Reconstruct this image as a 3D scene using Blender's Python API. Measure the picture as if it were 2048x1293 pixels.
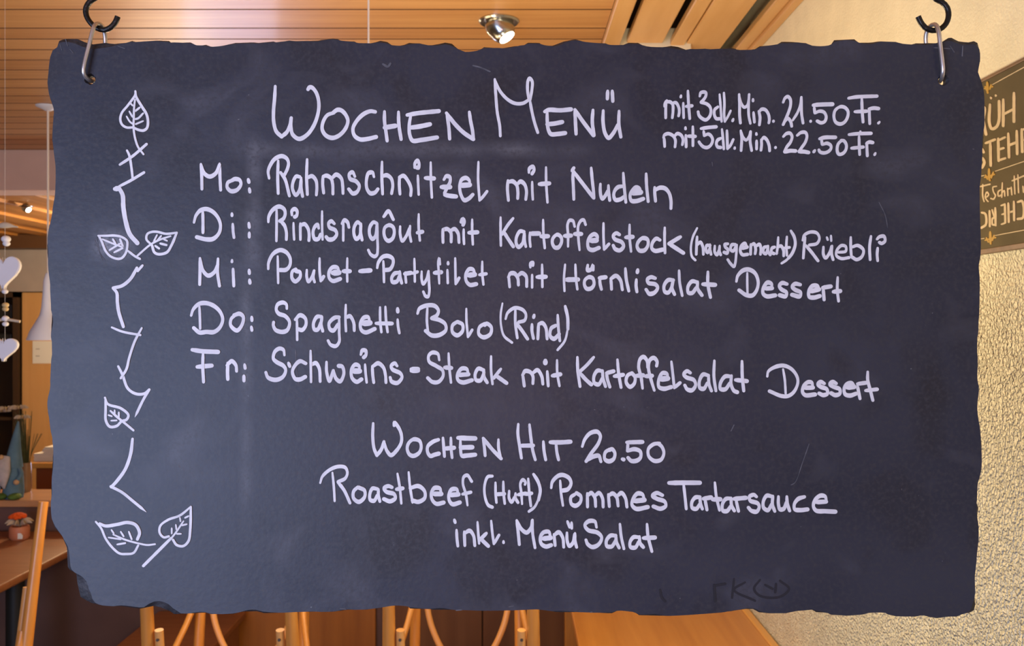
import bpy, bmesh, math, random
from mathutils import Vector, Matrix, noise
from mathutils.geometry import tessellate_polygon

random.seed(4)
S = bpy.context.scene
for o in list(bpy.data.objects):
    bpy.data.objects.remove(o, do_unlink=True)
C = S.collection
PI = math.pi
F = 1774.0           # focal length in pixels of the 2048 px wide picture
CZ = 1.64            # camera height
BY = 0.887           # front face of the slate
XW = 0.765           # right wall
ZC = 2.505           # ceiling
def deg(a): return a * PI / 180

# ------------------------------------------------------------------ camera
cam = bpy.data.cameras.new('camera'); co = bpy.data.objects.new('camera', cam); C.objects.link(co)
co.location = (0, 0, CZ); co.rotation_euler = (PI / 2, 0, 0)
cam.sensor_width = 36; cam.lens = 36 * F / 2048
cam.clip_start = 0.02
cam.dof.use_dof = True; cam.dof.focus_distance = BY; cam.dof.aperture_fstop = 15
S.camera = co

# ------------------------------------------------------------------ world, lights, exposure
w = bpy.data.worlds.new('world'); S.world = w; w.use_nodes = True
w.node_tree.nodes['Background'].inputs[0].default_value = (0.62, 0.72, 1.0, 1)
w.node_tree.nodes['Background'].inputs[1].default_value = 0.25
S.view_settings.view_transform = 'Standard'; S.view_settings.look = 'None'
S.view_settings.gamma = 1; S.view_settings.use_curve_mapping = False
S.view_settings.exposure = 0.0

def light(name, kind, loc, energy, col, target=None, **kw):
    l = bpy.data.lights.new(name, kind); l.energy = energy; l.color = col
    for k, v in kw.items(): setattr(l, k, v)
    o = bpy.data.objects.new(name, l); C.objects.link(o); o.location = loc
    if target is not None:
        o.rotation_euler = (Vector(target) - Vector(loc)).to_track_quat('-Z', 'Y').to_euler()
    return o
WARM = (1.0, 0.72, 0.40); COOL = (0.53, 0.66, 1.0)
light('window_daylight', 'AREA', (-1.35, -0.95, 1.25), 58, COOL, (0.05, 0.9, 1.6), shape='RECTANGLE', size=1.5, size_y=1.3)
light('rear_window_daylight', 'AREA', (-2.105, 6.62, 1.05), 20, (0.50, 0.62, 1.0), (-2.105, 0, 1.05), shape='RECTANGLE', size=0.7, size_y=0.44)
light('pendant_fill', 'POINT', (-0.372, 2.3, 1.60), 13, WARM, shadow_soft_size=0.06)  # added warm fill hidden behind the slate to brighten the ceiling
light('right_wall_fill', 'POINT', (0.12, 1.78, 1.60), 21, (1.0, 0.86, 0.60), shadow_soft_size=0.08)  # added fill for the right wall, hangs unseen behind the slate without a fixture
light('rear_room_fill', 'POINT', (-2.2, 5.75, 2.18), 75, WARM, shadow_soft_size=0.08)  # added warm fill for the rear room, has no fixture
light('sideboard_fill', 'POINT', (-2.3, 5.9, 1.5), 22, (1.0, 0.78, 0.5), shadow_soft_size=0.3)  # second added fill, lifts the rear door and sideboard; nothing there shines
light('dining_corner_fill', 'POINT', (-0.9, 2.6, 1.40), 14, WARM, shadow_soft_size=0.28)  # added soft fill for the left table and partition, no lamp modelled
light('slate_haze_fill', 'AREA', (-0.05, -1.7, 1.5), 9, (1.0, 0.60, 0.62), (-0.05, 0.9, 1.6), shape='DISK', size=0.5)  # unseen pink fill added for the hazy glow mid-slate

# ------------------------------------------------------------------ materials
def mat(name, col, rough=0.5, spec=0.5, metal=0.0, coat=0.0, var=0.0, scale=8, stretch=(1, 1, 1), bump=0.0, bscale=60, col2=None, emit=None, es=0):
    m = bpy.data.materials.new(name); m.use_nodes = True
    n = m.node_tree.nodes; L = m.node_tree.links; p = n['Principled BSDF']
    p.inputs['Base Color'].default_value = (*col, 1); p.inputs['Roughness'].default_value = rough
    p.inputs['Specular IOR Level'].default_value = spec; p.inputs['Metallic'].default_value = metal
    p.inputs['Coat Weight'].default_value = coat; p.inputs['Coat Roughness'].default_value = 0.12
    tc = n.new('ShaderNodeTexCoord')
    if var or col2:
        mp = n.new('ShaderNodeMapping'); mp.inputs['Scale'].default_value = stretch
        nz = n.new('ShaderNodeTexNoise'); nz.inputs['Scale'].default_value = scale; nz.inputs['Detail'].default_value = 6
        L.new(tc.outputs['Object'], mp.inputs[0]); L.new(mp.outputs[0], nz.inputs[0])
        cr = n.new('ShaderNodeValToRGB'); cr.color_ramp.elements[0].position = 0.3; cr.color_ramp.elements[1].position = 0.7
        a = col2 if col2 else tuple(c * (1 - var) for c in col)
        b = col if col2 else tuple(min(1, c * (1 + var)) for c in col)
        cr.color_ramp.elements[0].color = (*a, 1); cr.color_ramp.elements[1].color = (*b, 1)
        L.new(nz.outputs[0], cr.inputs[0]); L.new(cr.outputs[0], p.inputs['Base Color'])
    if bump:
        nb = n.new('ShaderNodeTexNoise'); nb.inputs['Scale'].default_value = bscale; nb.inputs['Detail'].default_value = 3
        bp = n.new('ShaderNodeBump'); bp.inputs['Strength'].default_value = bump; bp.inputs['Distance'].default_value = 0.004
        L.new(tc.outputs['Object'], nb.inputs[0]); L.new(nb.outputs[0], bp.inputs['Height']); L.new(bp.outputs[0], p.inputs['Normal'])
    if emit:
        p.inputs['Emission Color'].default_value = (*emit, 1); p.inputs['Emission Strength'].default_value = es
    return m

M = {}
M['slate_edge'] = mat('slate_edge', (0.030, 0.029, 0.034), 0.6, 0.35, var=0.5, scale=60, bump=0.5, bscale=150)
def slate_material():
    m = bpy.data.materials.new('slate_face'); m.use_nodes = True
    n = m.node_tree.nodes; L = m.node_tree.links; p = n['Principled BSDF']
    p.inputs['Roughness'].default_value = 0.42; p.inputs['Specular IOR Level'].default_value = 0.30
    tc = n.new('ShaderNodeTexCoord')
    def nz(sc, det=5, st=(1, 1, 1), dist=0.0):
        mp = n.new('ShaderNodeMapping'); mp.inputs['Scale'].default_value = st
        x = n.new('ShaderNodeTexNoise'); x.inputs['Scale'].default_value = sc; x.inputs['Detail'].default_value = det
        x.inputs['Distortion'].default_value = dist
        L.new(tc.outputs['Object'], mp.inputs[0]); L.new(mp.outputs[0], x.inputs[0]); return x.outputs[0]
    def ramp(src, p0, p1):
        r = n.new('ShaderNodeMapRange'); r.inputs[1].default_value = p0; r.inputs[2].default_value = p1
        L.new(src, r.inputs[0]); return r.outputs[0]
    def mix(a, b, f):
        x = n.new('ShaderNodeMix'); x.data_type = 'RGBA'
        for i, v in ((6, a), (7, b)):
            if isinstance(v, tuple): x.inputs[i].default_value = (*v, 1)
            else: L.new(v, x.inputs[i])
        if isinstance(f, float): x.inputs[0].default_value = f
        else: L.new(f, x.inputs[0])
        return x.outputs[2]
    c = mix((0.021, 0.023, 0.036), (0.038, 0.040, 0.058), ramp(nz(4.5, 6, (1, 1, 1.4)), 0.3, 0.7))
    c = mix(c, (0.024, 0.023, 0.030), ramp(nz(11, 9, (1.2, 1, 1), 0.8), 0.52, 0.72))       # darker wiped patches
    c = mix(c, (0.072, 0.072, 0.090), ramp(nz(13, 9, (1, 1, 1.2), 0.6), 0.54, 0.82))       # wiped chalk dust
    # the two wiped streaks left beside the day marks and above the first line
    sx = n.new('ShaderNodeSeparateXYZ'); L.new(tc.outputs['Object'], sx.inputs[0])
    def mth(op, a_, b_):
        x = n.new('ShaderNodeMath'); x.operation = op; x.use_clamp = False
        for i_, v in enumerate((a_, b_)):
            if isinstance(v, float): x.inputs[i_].default_value = v
            else: L.new(v, x.inputs[i_])
        return x.outputs[0]
    def band(src, c0, hw, soft):
        d_ = mth('ABSOLUTE', mth('SUBTRACT', src, c0), 0.0)
        r = n.new('ShaderNodeMapRange'); r.inputs[1].default_value = hw; r.inputs[2].default_value = hw + soft; r.inputs[3].default_value = 1.0; r.inputs[4].default_value = 0.0
        L.new(d_, r.inputs[0]); return r.outputs[0]
    grain = ramp(nz(30, 6), 0.25, 0.8)
    v1 = mth('MULTIPLY', mth('MULTIPLY', band(sx.outputs[0], -0.258, 0.001, 0.009), band(sx.outputs[2], 1.75, 0.035, 0.05)), grain)
    v2 = mth('MULTIPLY', mth('MULTIPLY', band(sx.outputs[2], 1.8135, 0.001, 0.010), band(sx.outputs[0], -0.10, 0.14, 0.05)), grain)
    v3 = mth('MULTIPLY', mth('MULTIPLY', band(sx.outputs[0], -0.266, 0.001, 0.008), band(sx.outputs[2], 1.60, 0.10, 0.10)), grain)
    v4 = mth('MULTIPLY', mth('MULTIPLY', band(sx.outputs[0], -0.4, 0.006, 0.02), band(sx.outputs[2], 1.717, 0.003, 0.018)), grain)
    c = mix(c, (0.15, 0.15, 0.17), mth('MULTIPLY', v1, 1.3)); c = mix(c, (0.12, 0.12, 0.135), mth('MULTIPLY', v2, 0.9)); c = mix(c, (0.12, 0.12, 0.135), mth('MULTIPLY', v3, 0.8)); c = mix(c, (0.26, 0.26, 0.29), mth('MULTIPLY', v4, 0.9))
    c = mix(c, (0.042, 0.041, 0.050), ramp(nz(240, 3), 0.45, 0.75))
    c = mix(c, (0.16, 0.16, 0.17), ramp(nz(260, 2), 0.78, 0.84))                           # tiny specks
    L.new(c, p.inputs['Base Color'])
    b = n.new('ShaderNodeBump'); b.inputs['Strength'].default_value = 0.10; b.inputs['Distance'].default_value = 0.002
    L.new(nz(160, 4), b.inputs['Height']); L.new(b.outputs[0], p.inputs['Normal'])
    return m
M['slate'] = slate_material()
M['chalk'] = mat('chalk_marker', (0.82, 0.815, 0.85), 0.85, 0.2, col2=(0.67, 0.665, 0.705), scale=55)
M['dust'] = mat('chalk_dust', (0.115, 0.115, 0.13), 0.9, 0.15, var=0.35, scale=120)
M['ghost'] = mat('old_marker', (0.022, 0.021, 0.027), 0.6, 0.25)
M['iron'] = mat('black_iron', (0.020, 0.018, 0.017), 0.38, 0.5, metal=0.6, bump=0.35, bscale=120)
M['wire'] = mat('galvanised_wire', (0.60, 0.56, 0.54), 0.34, metal=0.85, var=0.15, scale=60)
M['plaster'] = mat('cream_plaster', (0.84, 0.76, 0.53), 0.9, 0.2, var=0.06, scale=14, bump=1.0, bscale=170)
M['plaster'].node_tree.nodes['Bump'].inputs['Distance'].default_value = 0.022
for q in M['plaster'].node_tree.nodes:
    if q.type == 'TEX_NOISE' and abs(q.inputs['Scale'].default_value - 170) < 1: q.inputs['Detail'].default_value = 1.0; q.inputs['Distortion'].default_value = 0.6
M['cream'] = mat('cream_paint', (0.80, 0.70, 0.50), 0.8, 0.2)
M['grey_wall'] = mat('grey_plaster', (0.40, 0.35, 0.33), 0.9, 0.2, var=0.05)
M['beam'] = mat('pink_plaster', (0.72, 0.52, 0.45), 0.9, 0.2, var=0.06, scale=5)
for nm_, ca, cb in (('plank', (0.62, 0.325, 0.115), (0.50, 0.235, 0.072)), ('plank_b', (0.66, 0.355, 0.13), (0.54, 0.26, 0.085)), ('plank_c', (0.57, 0.285, 0.095), (0.46, 0.21, 0.062))):
    M[nm_] = mat('pine_' + nm_, ca, 0.42, 0.45, coat=0.06, col2=cb, scale=4, stretch=(0.5, 14, 14))
M['plank_y'] = mat('pine_boards', (0.70, 0.40, 0.15), 0.40, 0.5, coat=0.1, col2=(0.62, 0.33, 0.11), scale=5, stretch=(6, 0.6, 6))
M['plank_joint_shade'] = mat('painted_joint_shade', (0.16, 0.065, 0.02), 0.6, 0.3)  # dark brown that paints the groove shade onto the plank edges
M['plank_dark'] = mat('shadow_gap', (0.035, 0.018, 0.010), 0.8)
M['rear_plank'] = mat('rear_pine_planks', (0.50, 0.23, 0.06), 0.6, 0.3, coat=0.0, col2=(0.34, 0.14, 0.035), scale=4, stretch=(7, 0.5, 6))
M['dark_trim'] = mat('dark_brown_trim', (0.12, 0.055, 0.022), 0.5)
M['beech'] = mat('lacquered_beech', (0.68, 0.29, 0.055), 0.36, 0.5, coat=0.15, col2=(0.56, 0.215, 0.04), scale=9, stretch=(5, 5, 0.6))
M['beech_end'] = mat('paler_beech_rod', (0.72, 0.34, 0.10), 0.4, coat=0.1)
M['table_r'] = mat('orange_table_wood', (0.62, 0.265, 0.05), 0.34, 0.5, coat=0.25, col2=(0.50, 0.19, 0.03), scale=3.2, stretch=(9, 0.5, 3))
M['table_edge'] = mat('table_lipping', (0.74, 0.38, 0.09), 0.35, 0.5, coat=0.3)
M['table_l'] = mat('brown_table_wood', (0.30, 0.115, 0.045), 0.48, 0.35, coat=0.03, col2=(0.24, 0.088, 0.032), scale=5, stretch=(1, 8, 3))
M['panel'] = mat('dark_brown_panel', (0.15, 0.085, 0.076), 0.7, 0.3, var=0.15, scale=4)
M['panel_o'] = mat('amber_veneer', (0.50, 0.185, 0.035), 0.45, 0.4, col2=(0.36, 0.125, 0.025), scale=3, stretch=(6, 3, 0.5))
M['panel_b'] = mat('brown_veneer', (0.23, 0.095, 0.035), 0.5, 0.4, col2=(0.18, 0.07, 0.025), scale=3, stretch=(6, 3, 0.5))
M['ledge'] = mat('ledge_wood', (0.52, 0.27, 0.13), 0.4, 0.4, coat=0.15, var=0.12, scale=4, stretch=(0.6, 6, 6))
M['orange_door'] = mat('beech_veneer', (0.64, 0.37, 0.15), 0.5, 0.3, col2=(0.58, 0.32, 0.12), scale=3, stretch=(6, 6, 0.5))
M['redbrown'] = mat('red_brown_wood', (0.24, 0.065, 0.022), 0.45, 0.4, var=0.15, scale=4)
M['cupboard'] = mat('dark_cupboard', (0.055, 0.030, 0.016), 0.6, 0.3)
M['black'] = mat('matt_black', (0.012, 0.013, 0.014), 0.5)
M['white'] = mat('white_lacquer', (0.76, 0.80, 0.92), 0.45, 0.4)
M['paper'] = mat('white_paper', (0.80, 0.80, 0.76), 0.9, 0.1)
M['print'] = mat('grey_print', (0.35, 0.35, 0.36), 0.9, 0.1)
M['cord'] = mat('pale_cord', (0.78, 0.72, 0.66), 0.6)
M['heart'] = mat('white_wood', (0.70, 0.69, 0.74), 0.7, 0.2, var=0.06)
M['bead_gold'] = mat('natural_wood_bead', (0.50, 0.36, 0.17), 0.5)
M['chrome'] = mat('chrome', (0.46, 0.46, 0.44), 0.22, metal=1.0)
M['bulb'] = mat('lamp_glass_lit', (1, 1, 1), 0.2, emit=(1.0, 0.90, 0.72), es=22)
M['sign'] = mat('olive_tin', (0.125, 0.098, 0.052), 0.85, 0.15, var=0.10, scale=18)
M['sign_rim'] = mat('worn_tin_rim', (0.20, 0.12, 0.06), 0.5, 0.4, var=0.3, scale=30)
M['sign_text'] = mat('beige_print', (0.66, 0.52, 0.32), 0.7, 0.2, var=0.10, scale=60)
M['sign_gold'] = mat('gold_print', (0.50, 0.30, 0.055), 0.6, 0.3)
M['gnome_blue'] = mat('blue_felt', (0.11, 0.20, 0.27), 0.9, 0.1, var=0.1, scale=30)
M['gnome_beard'] = mat('grey_fleece', (0.48, 0.45, 0.46), 0.95, 0.1, var=0.12, scale=40, bump=0.5, bscale=90)
M['skin_felt'] = mat('tan_felt', (0.55, 0.36, 0.20), 0.9, 0.1)
M['green'] = mat('moss_green', (0.09, 0.17, 0.04), 0.8, 0.2, var=0.3, scale=30)
M['stem'] = mat('dull_green_stems', (0.075, 0.085, 0.04), 0.8, 0.2, var=0.3, scale=30)
M['petal'] = mat('pale_petals', (0.52, 0.43, 0.32), 0.8, 0.2)
M['petal_eye'] = mat('yellow_flower_eye', (0.36, 0.26, 0.05), 0.8)
M['vase'] = mat('brown_glazed_vase', (0.30, 0.19, 0.12), 0.25, 0.5, coat=0.4)
M['pot'] = mat('pink_clay', (0.52, 0.19, 0.10), 0.5, 0.4)
M['orange'] = mat('orange_flower', (0.72, 0.10, 0.012), 0.7, 0.2, var=0.25, scale=60)
M['floor'] = mat('dark_floor', (0.10, 0.055, 0.035), 0.45, 0.4, var=0.2, scale=5)
M['screw'] = mat('dark_screw', (0.06, 0.035, 0.02), 0.5)

def smoother_above(m):                       # the plaster is rough low down and trowelled smoother higher up
    nt = m.node_tree; b = nt.nodes['Bump']; tc = [q for q in nt.nodes if q.type == 'TEX_COORD'][0]
    sx = nt.nodes.new('ShaderNodeSeparateXYZ'); nt.links.new(tc.outputs['Object'], sx.inputs[0])
    r = nt.nodes.new('ShaderNodeMapRange'); r.inputs[1].default_value = 1.62; r.inputs[2].default_value = 1.95; r.inputs[3].default_value = 1.0; r.inputs[4].default_value = 0.16
    nt.links.new(sx.outputs[2], r.inputs[0]); nt.links.new(r.outputs[0], b.inputs['Strength'])
smoother_above(M['plaster'])

# ------------------------------------------------------------------ mesh helpers
def obj(name, bm, m, parent=None, smooth=False, kind=None, label=None):
    bmesh.ops.recalc_face_normals(bm, faces=bm.faces)
    me = bpy.data.meshes.new(name); bm.to_mesh(me); bm.free()
    ms = m if isinstance(m, (list, tuple)) else [m]
    for x in ms: me.materials.append(M[x] if isinstance(x, str) else x)
    if smooth:
        for p in me.polygons: p.use_smooth = True
        try: me.set_sharp_from_angle(angle=deg(38))
        except Exception: pass
    o = bpy.data.objects.new(name, me); C.objects.link(o)
    if parent is not None:
        o.parent = parent; o.matrix_parent_inverse = Matrix.Identity(4)
    if kind: o['kind'] = kind
    if label: o['label'] = label
    return o
def thing(name, label, cat, loc=(0, 0, 0), rz=0, group=None):
    o = bpy.data.objects.new(name, None); C.objects.link(o); o.empty_display_size = 0.05
    o.location = loc; o.rotation_euler = (0, 0, rz); tag(o, label, cat, group); return o
def tag(o, label, cat, group=None):
    o['label'] = label; o['category'] = cat
    if group: o['group'] = group
    return o
def struct(name, bm, m, smooth=False):
    return obj(name, bm, m, kind='structure', smooth=smooth)
def box(bm, a, b, bev=0.0, seg=2, mi=0):
    lo = [min(a[i], b[i]) for i in range(3)]; hi = [max(a[i], b[i]) for i in range(3)]
    vs = [bm.verts.new((x, y, z)) for x in (lo[0], hi[0]) for y in (lo[1], hi[1]) for z in (lo[2], hi[2])]
    fs = []
    for q in ((0, 1, 3, 2), (4, 6, 7, 5), (0, 4, 5, 1), (2, 3, 7, 6), (0, 2, 6, 4), (1, 5, 7, 3)):
        f = bm.faces.new([vs[i] for i in q]); f.material_index = mi; fs.append(f)
    if bev:
        es = list({e for f in fs for e in f.edges})
        r = bmesh.ops.bevel(bm, geom=es, offset=bev, segments=seg, affect='EDGES', profile=0.5)
        for f in r['faces']: f.material_index = mi
    return bm
def B(): return bmesh.new()
def catmull(pts, step):
    pts = [Vector(p) for p in pts]
    if len(pts) < 3:
        a, b = pts[0], pts[-1]; n = max(2, int((b - a).length / step) + 1)
        return [a.lerp(b, i / (n - 1)) for i in range(n)]
    closed = (pts[0] - pts[-1]).length < 1e-6
    out = []
    for i in range(len(pts) - 1):
        p1, p2 = pts[i], pts[i + 1]
        p0 = pts[i - 1] if i > 0 else (pts[-2] if closed else p1 * 2 - p2)
        p3 = pts[i + 2] if i + 2 < len(pts) else (pts[1] if closed else p2 * 2 - p1)
        d = [max(1e-9, (b - a).length) ** 0.5 for a, b in ((p0, p1), (p1, p2), (p2, p3))]
        t0 = 0; t1 = d[0]; t2 = t1 + d[1]; t3 = t2 + d[2]
        n = max(2, int((p2 - p1).length / step) + 1)
        for k in range(n):
            t = t1 + (t2 - t1) * k / n
            A1 = p0 * ((t1 - t) / (t1 - t0)) + p1 * ((t - t0) / (t1 - t0))
            A2 = p1 * ((t2 - t) / (t2 - t1)) + p2 * ((t - t1) / (t2 - t1))
            A3 = p2 * ((t3 - t) / (t3 - t2)) + p3 * ((t - t2) / (t3 - t2))
            B1 = A1 * ((t2 - t) / (t2 - t0)) + A2 * ((t - t0) / (t2 - t0))
            B2 = A2 * ((t3 - t) / (t3 - t1)) + A3 * ((t - t1) / (t3 - t1))
            out.append(B1 * ((t2 - t) / (t2 - t1)) + B2 * ((t - t1) / (t2 - t1)))
    out.append(pts[-1]); return out
def tube(bm, pts, r, n=12, smooth=None, flat=1.0, cap=True, up=None):
    P = catmull(pts, smooth) if smooth else [Vector(p) for p in pts]
    N = len(P)
    rr = r if callable(r) else (lambda t: r)
    t0 = (P[1] - P[0]).normalized()
    u = Vector(up) if up else (Vector((0, 0, 1)) if abs(t0.z) < 0.9 else Vector((1, 0, 0)))
    u = (u - t0 * u.dot(t0)).normalized(); rings = []
    for i in range(N):
        t = (P[min(i + 1, N - 1)] - P[max(i - 1, 0)]).normalized()
        u = (u - t * u.dot(t)).normalized(); v = t.cross(u); q = rr(i / (N - 1))
        rings.append([bm.verts.new(P[i] + u * (q * math.cos(2 * PI * k / n)) + v * (q * flat * math.sin(2 * PI * k / n))) for k in range(n)])
    for a, b in zip(rings, rings[1:]):
        for k in range(n): bm.faces.new((a[k], a[(k + 1) % n], b[(k + 1) % n], b[k]))
    if cap: bm.faces.new(rings[0][::-1]); bm.faces.new(rings[-1])
    return bm
def lathe(bm, prof, n=28, c=(0, 0, 0), mx=None):
    rings = []
    for r, z in prof:
        rings.append([bm.verts.new((c[0] + max(r, 1e-5) * math.cos(2 * PI * k / n), c[1] + max(r, 1e-5) * math.sin(2 * PI * k / n), c[2] + z)) for k in range(n)])
    for a, b in zip(rings, rings[1:]):
        for k in range(n): bm.faces.new((a[k], a[(k + 1) % n], b[(k + 1) % n], b[k]))
    bm.faces.new(rings[0][::-1]); bm.faces.new(rings[-1])
    if mx is not None: bmesh.ops.transform(bm, matrix=mx, verts=[v for q in rings for v in q])
    return bm
def ball(bm, c, r, sc=(1, 1, 1), n=12):
    return bmesh.ops.create_uvsphere(bm, u_segments=n, v_segments=max(6, n // 2 + 2), radius=r,
        matrix=Matrix.Translation(c) @ Matrix.Diagonal((*sc, 1)))
def prism(bm, poly, d0, d1, f):
    """poly of 2-D points, f(x, y, d) -> 3-D; closed solid between depths d0 and d1"""
    a = [bm.verts.new(f(x, y, d0)) for x, y in poly]; b = [bm.verts.new(f(x, y, d1)) for x, y in poly]
    bm.faces.new(a); bm.faces.new(b[::-1])
    for i in range(len(poly)):
        j = (i + 1) % len(poly); bm.faces.new((a[i], b[i], b[j], a[j]))
def P(px, py, Y): return Vector(((px - 1024) / F * Y, Y, CZ - (py - 646) / F * Y))

# ------------------------------------------------------------------ the room shell
bm = B(); box(bm, (-6, -3, -0.05), (XW + 0.1, 8, 0)); struct('floor', bm, 'floor')
bm = B(); box(bm, (XW, -3, 0), (XW + 0.1, 8, ZC + 0.2)); struct('wall_right', bm, 'plaster')
bm = B(); box(bm, (-6.1, -3, 0), (-6, 8, ZC + 0.2)); struct('wall_left', bm, 'cream')
bm = B(); box(bm, (-6, 7.4, 0), (XW, 7.5, ZC + 0.2)); struct('wall_back', bm, 'grey_wall')
# wall behind the camera with a window opening
bm = B()
for a, b in (((-6, 0), (-3.4, ZC)), ((-1.4, 0), (XW, ZC)), ((-3.4, 0), (-1.4, 0.85)), ((-3.4, 2.35), (-1.4, ZC))):
    box(bm, (a[0], -3.1, a[1]), (b[0], -3.0, b[1]))
struct('wall_front', bm, 'cream')
bm = B()
for x0, x1, z0, z1 in ((-3.4, -3.34, 0.85, 2.35), (-1.46, -1.4, 0.85, 2.35), (-2.43, -2.37, 0.85, 2.35), (-3.34, -1.46, 0.85, 0.91), (-3.34, -1.46, 2.29, 2.35)):
    box(bm, (x0, -3.08, z0), (x1, -3.02, z1), 0.004)
struct('window_1', bm, 'white')
# plank ceiling: boards run left to right, with real grooves between them
XS = P(1222, 0, 0)[0]
xs = 0.288 * 0.92
bm = B(); ys = [2.445, 2.60, 2.70, 2.805, 2.915]
while ys[-1] < 4.43: ys.append(ys[-1] + 0.115)
ys[-1] = 4.43
y = 2.445
while y > -3: y -= 0.125; ys.insert(0, y)
for i in range(len(ys) - 1):
    box(bm, (-6, ys[i] + 0.003, ZC), (xs + 0.01, ys[i + 1] - 0.003, ZC + 0.02), 0, 1, mi=(0, 1, 0, 2, 1, 0, 2)[i % 7])
    for yy in (ys[i] + 0.003, ys[i + 1] - 0.003): box(bm, (-6, yy - 0.0012, ZC - 0.0002), (xs + 0.01, yy + 0.0012, ZC + 0.015), 0, 1, mi=4)  # thin dark strips stand in for shade in the grooves
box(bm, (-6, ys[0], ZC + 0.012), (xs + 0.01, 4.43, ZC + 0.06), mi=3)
struct('ceiling', bm, ['plank', 'plank_b', 'plank_c', 'plank_dark', 'plank_joint_shade'])
# boarded strip along the right wall: boards and laths run in depth, dark gaps between
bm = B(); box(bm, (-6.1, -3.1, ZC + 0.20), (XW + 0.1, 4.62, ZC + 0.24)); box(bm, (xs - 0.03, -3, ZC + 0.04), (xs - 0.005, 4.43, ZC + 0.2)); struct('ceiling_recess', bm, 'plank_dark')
k = 0.92
for i, (a, b, z) in enumerate(((0.30, 0.356, 2.485), (0.385, 0.506, 2.505), (0.532, 0.580, 2.500), (0.588, 0.715, 2.505), (0.762, 0.803, 2.497), (0.803, 0.8315, 2.485))):
    bm = B(); y1 = P(0, 81, 0)[1]
    box(bm, (a * k, -3, z), (min(b * k, XW), 2.74 if i < 2 else 4.43, z + 0.022), 0.003, 1)
    if i < 2: box(bm, (a * k, 2.875, z), (min(b * k, XW), 4.43, z + 0.022), 0.003, 1)
    struct('trim_%d' % (i + 1), bm, 'plank_y')
bm = B(); box(bm, (0.335, 2.745, 2.40), (0.555, 2.87, ZC + 0.05), 0.004); struct('trim_7', bm, 'cream')
# plaster beam, then the lower rear ceiling
bm = B(); box(bm, (-6, 4.43, 2.304), (XW, 4.62, ZC + 0.22), 0.004); struct('trim_8', bm, 'beam')
bm = B(); x = -6.0; i = 0
while x < XW - 0.01:
    x1 = min(x + 0.16, XW); box(bm, (x + 0.002, 4.62, 2.304 + (0.0 if i % 2 else 0.018)), (x1 - 0.002, 7.4, 2.345), 0.003, 1); x = x1; i += 1
struct('ceiling_rear', bm, 'rear_plank')
bm = B(); box(bm, (-6, 6.75, 2.21), (XW, 6.9, 2.32), 0.006); struct('trim_9', bm, 'dark_trim')
bm = B(); box(bm, (-6, 6.9, 1.885), (XW, 7.4, 2.31)); struct('wall_back_upper', bm, 'grey_wall')
# partition behind the tables with its ledge, and the veneer panels on it
bm = B(); box(bm, (-4.6, 3.96, 0), (-1.245, 4.2, 0.82)); box(bm, (-1.245, 4.0, 0), (XW, 4.2, 0.82)); struct('wall_partition', bm, 'panel')
bm = B(); box(bm, (-4.6, 3.945, 0.82), (XW, 4.215, 0.85), 0.004); struct('trim_10', bm, 'ledge')
bm = B(); box(bm, (-1.235, 3.972, 0.02), (-0.612, 4.0, 0.815), 0.003); struct('trim_11', bm, 'panel_o')
bm = B(); box(bm, (-0.575, 3.972, 0.02), (-0.135, 4.0, 0.815), 0.003); struct('trim_12', bm, 'panel_b')
bm = B(); box(bm, (-0.13, 3.972, 0.02), (0.26, 4.0, 0.815), 0.003); struct('trim_13', bm, 'panel_b')
# rear door leaf of pale veneer
bm = B(); box(bm, (-3.83, 6.93, 0), (-2.85, 6.99, 1.88), 0.004); d = struct('door_1', bm, 'orange_door')
# rear window frame (hidden behind the slate, it lights the ceiling)
bm = B()
for x0, x1, z0, z1 in ((-2.52, -2.46, 0.76, 1.35), (-1.75, -1.69, 0.76, 1.35), (-2.46, -1.75, 0.76, 0.82), (-2.46, -1.75, 1.29, 1.35), (-2.52, -1.69, 0.0, 0.76)):
    box(bm, (x0, 6.64, z0), (x1, 6.72, z1), 0.004)
struct('window_2', bm, 'white')

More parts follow.
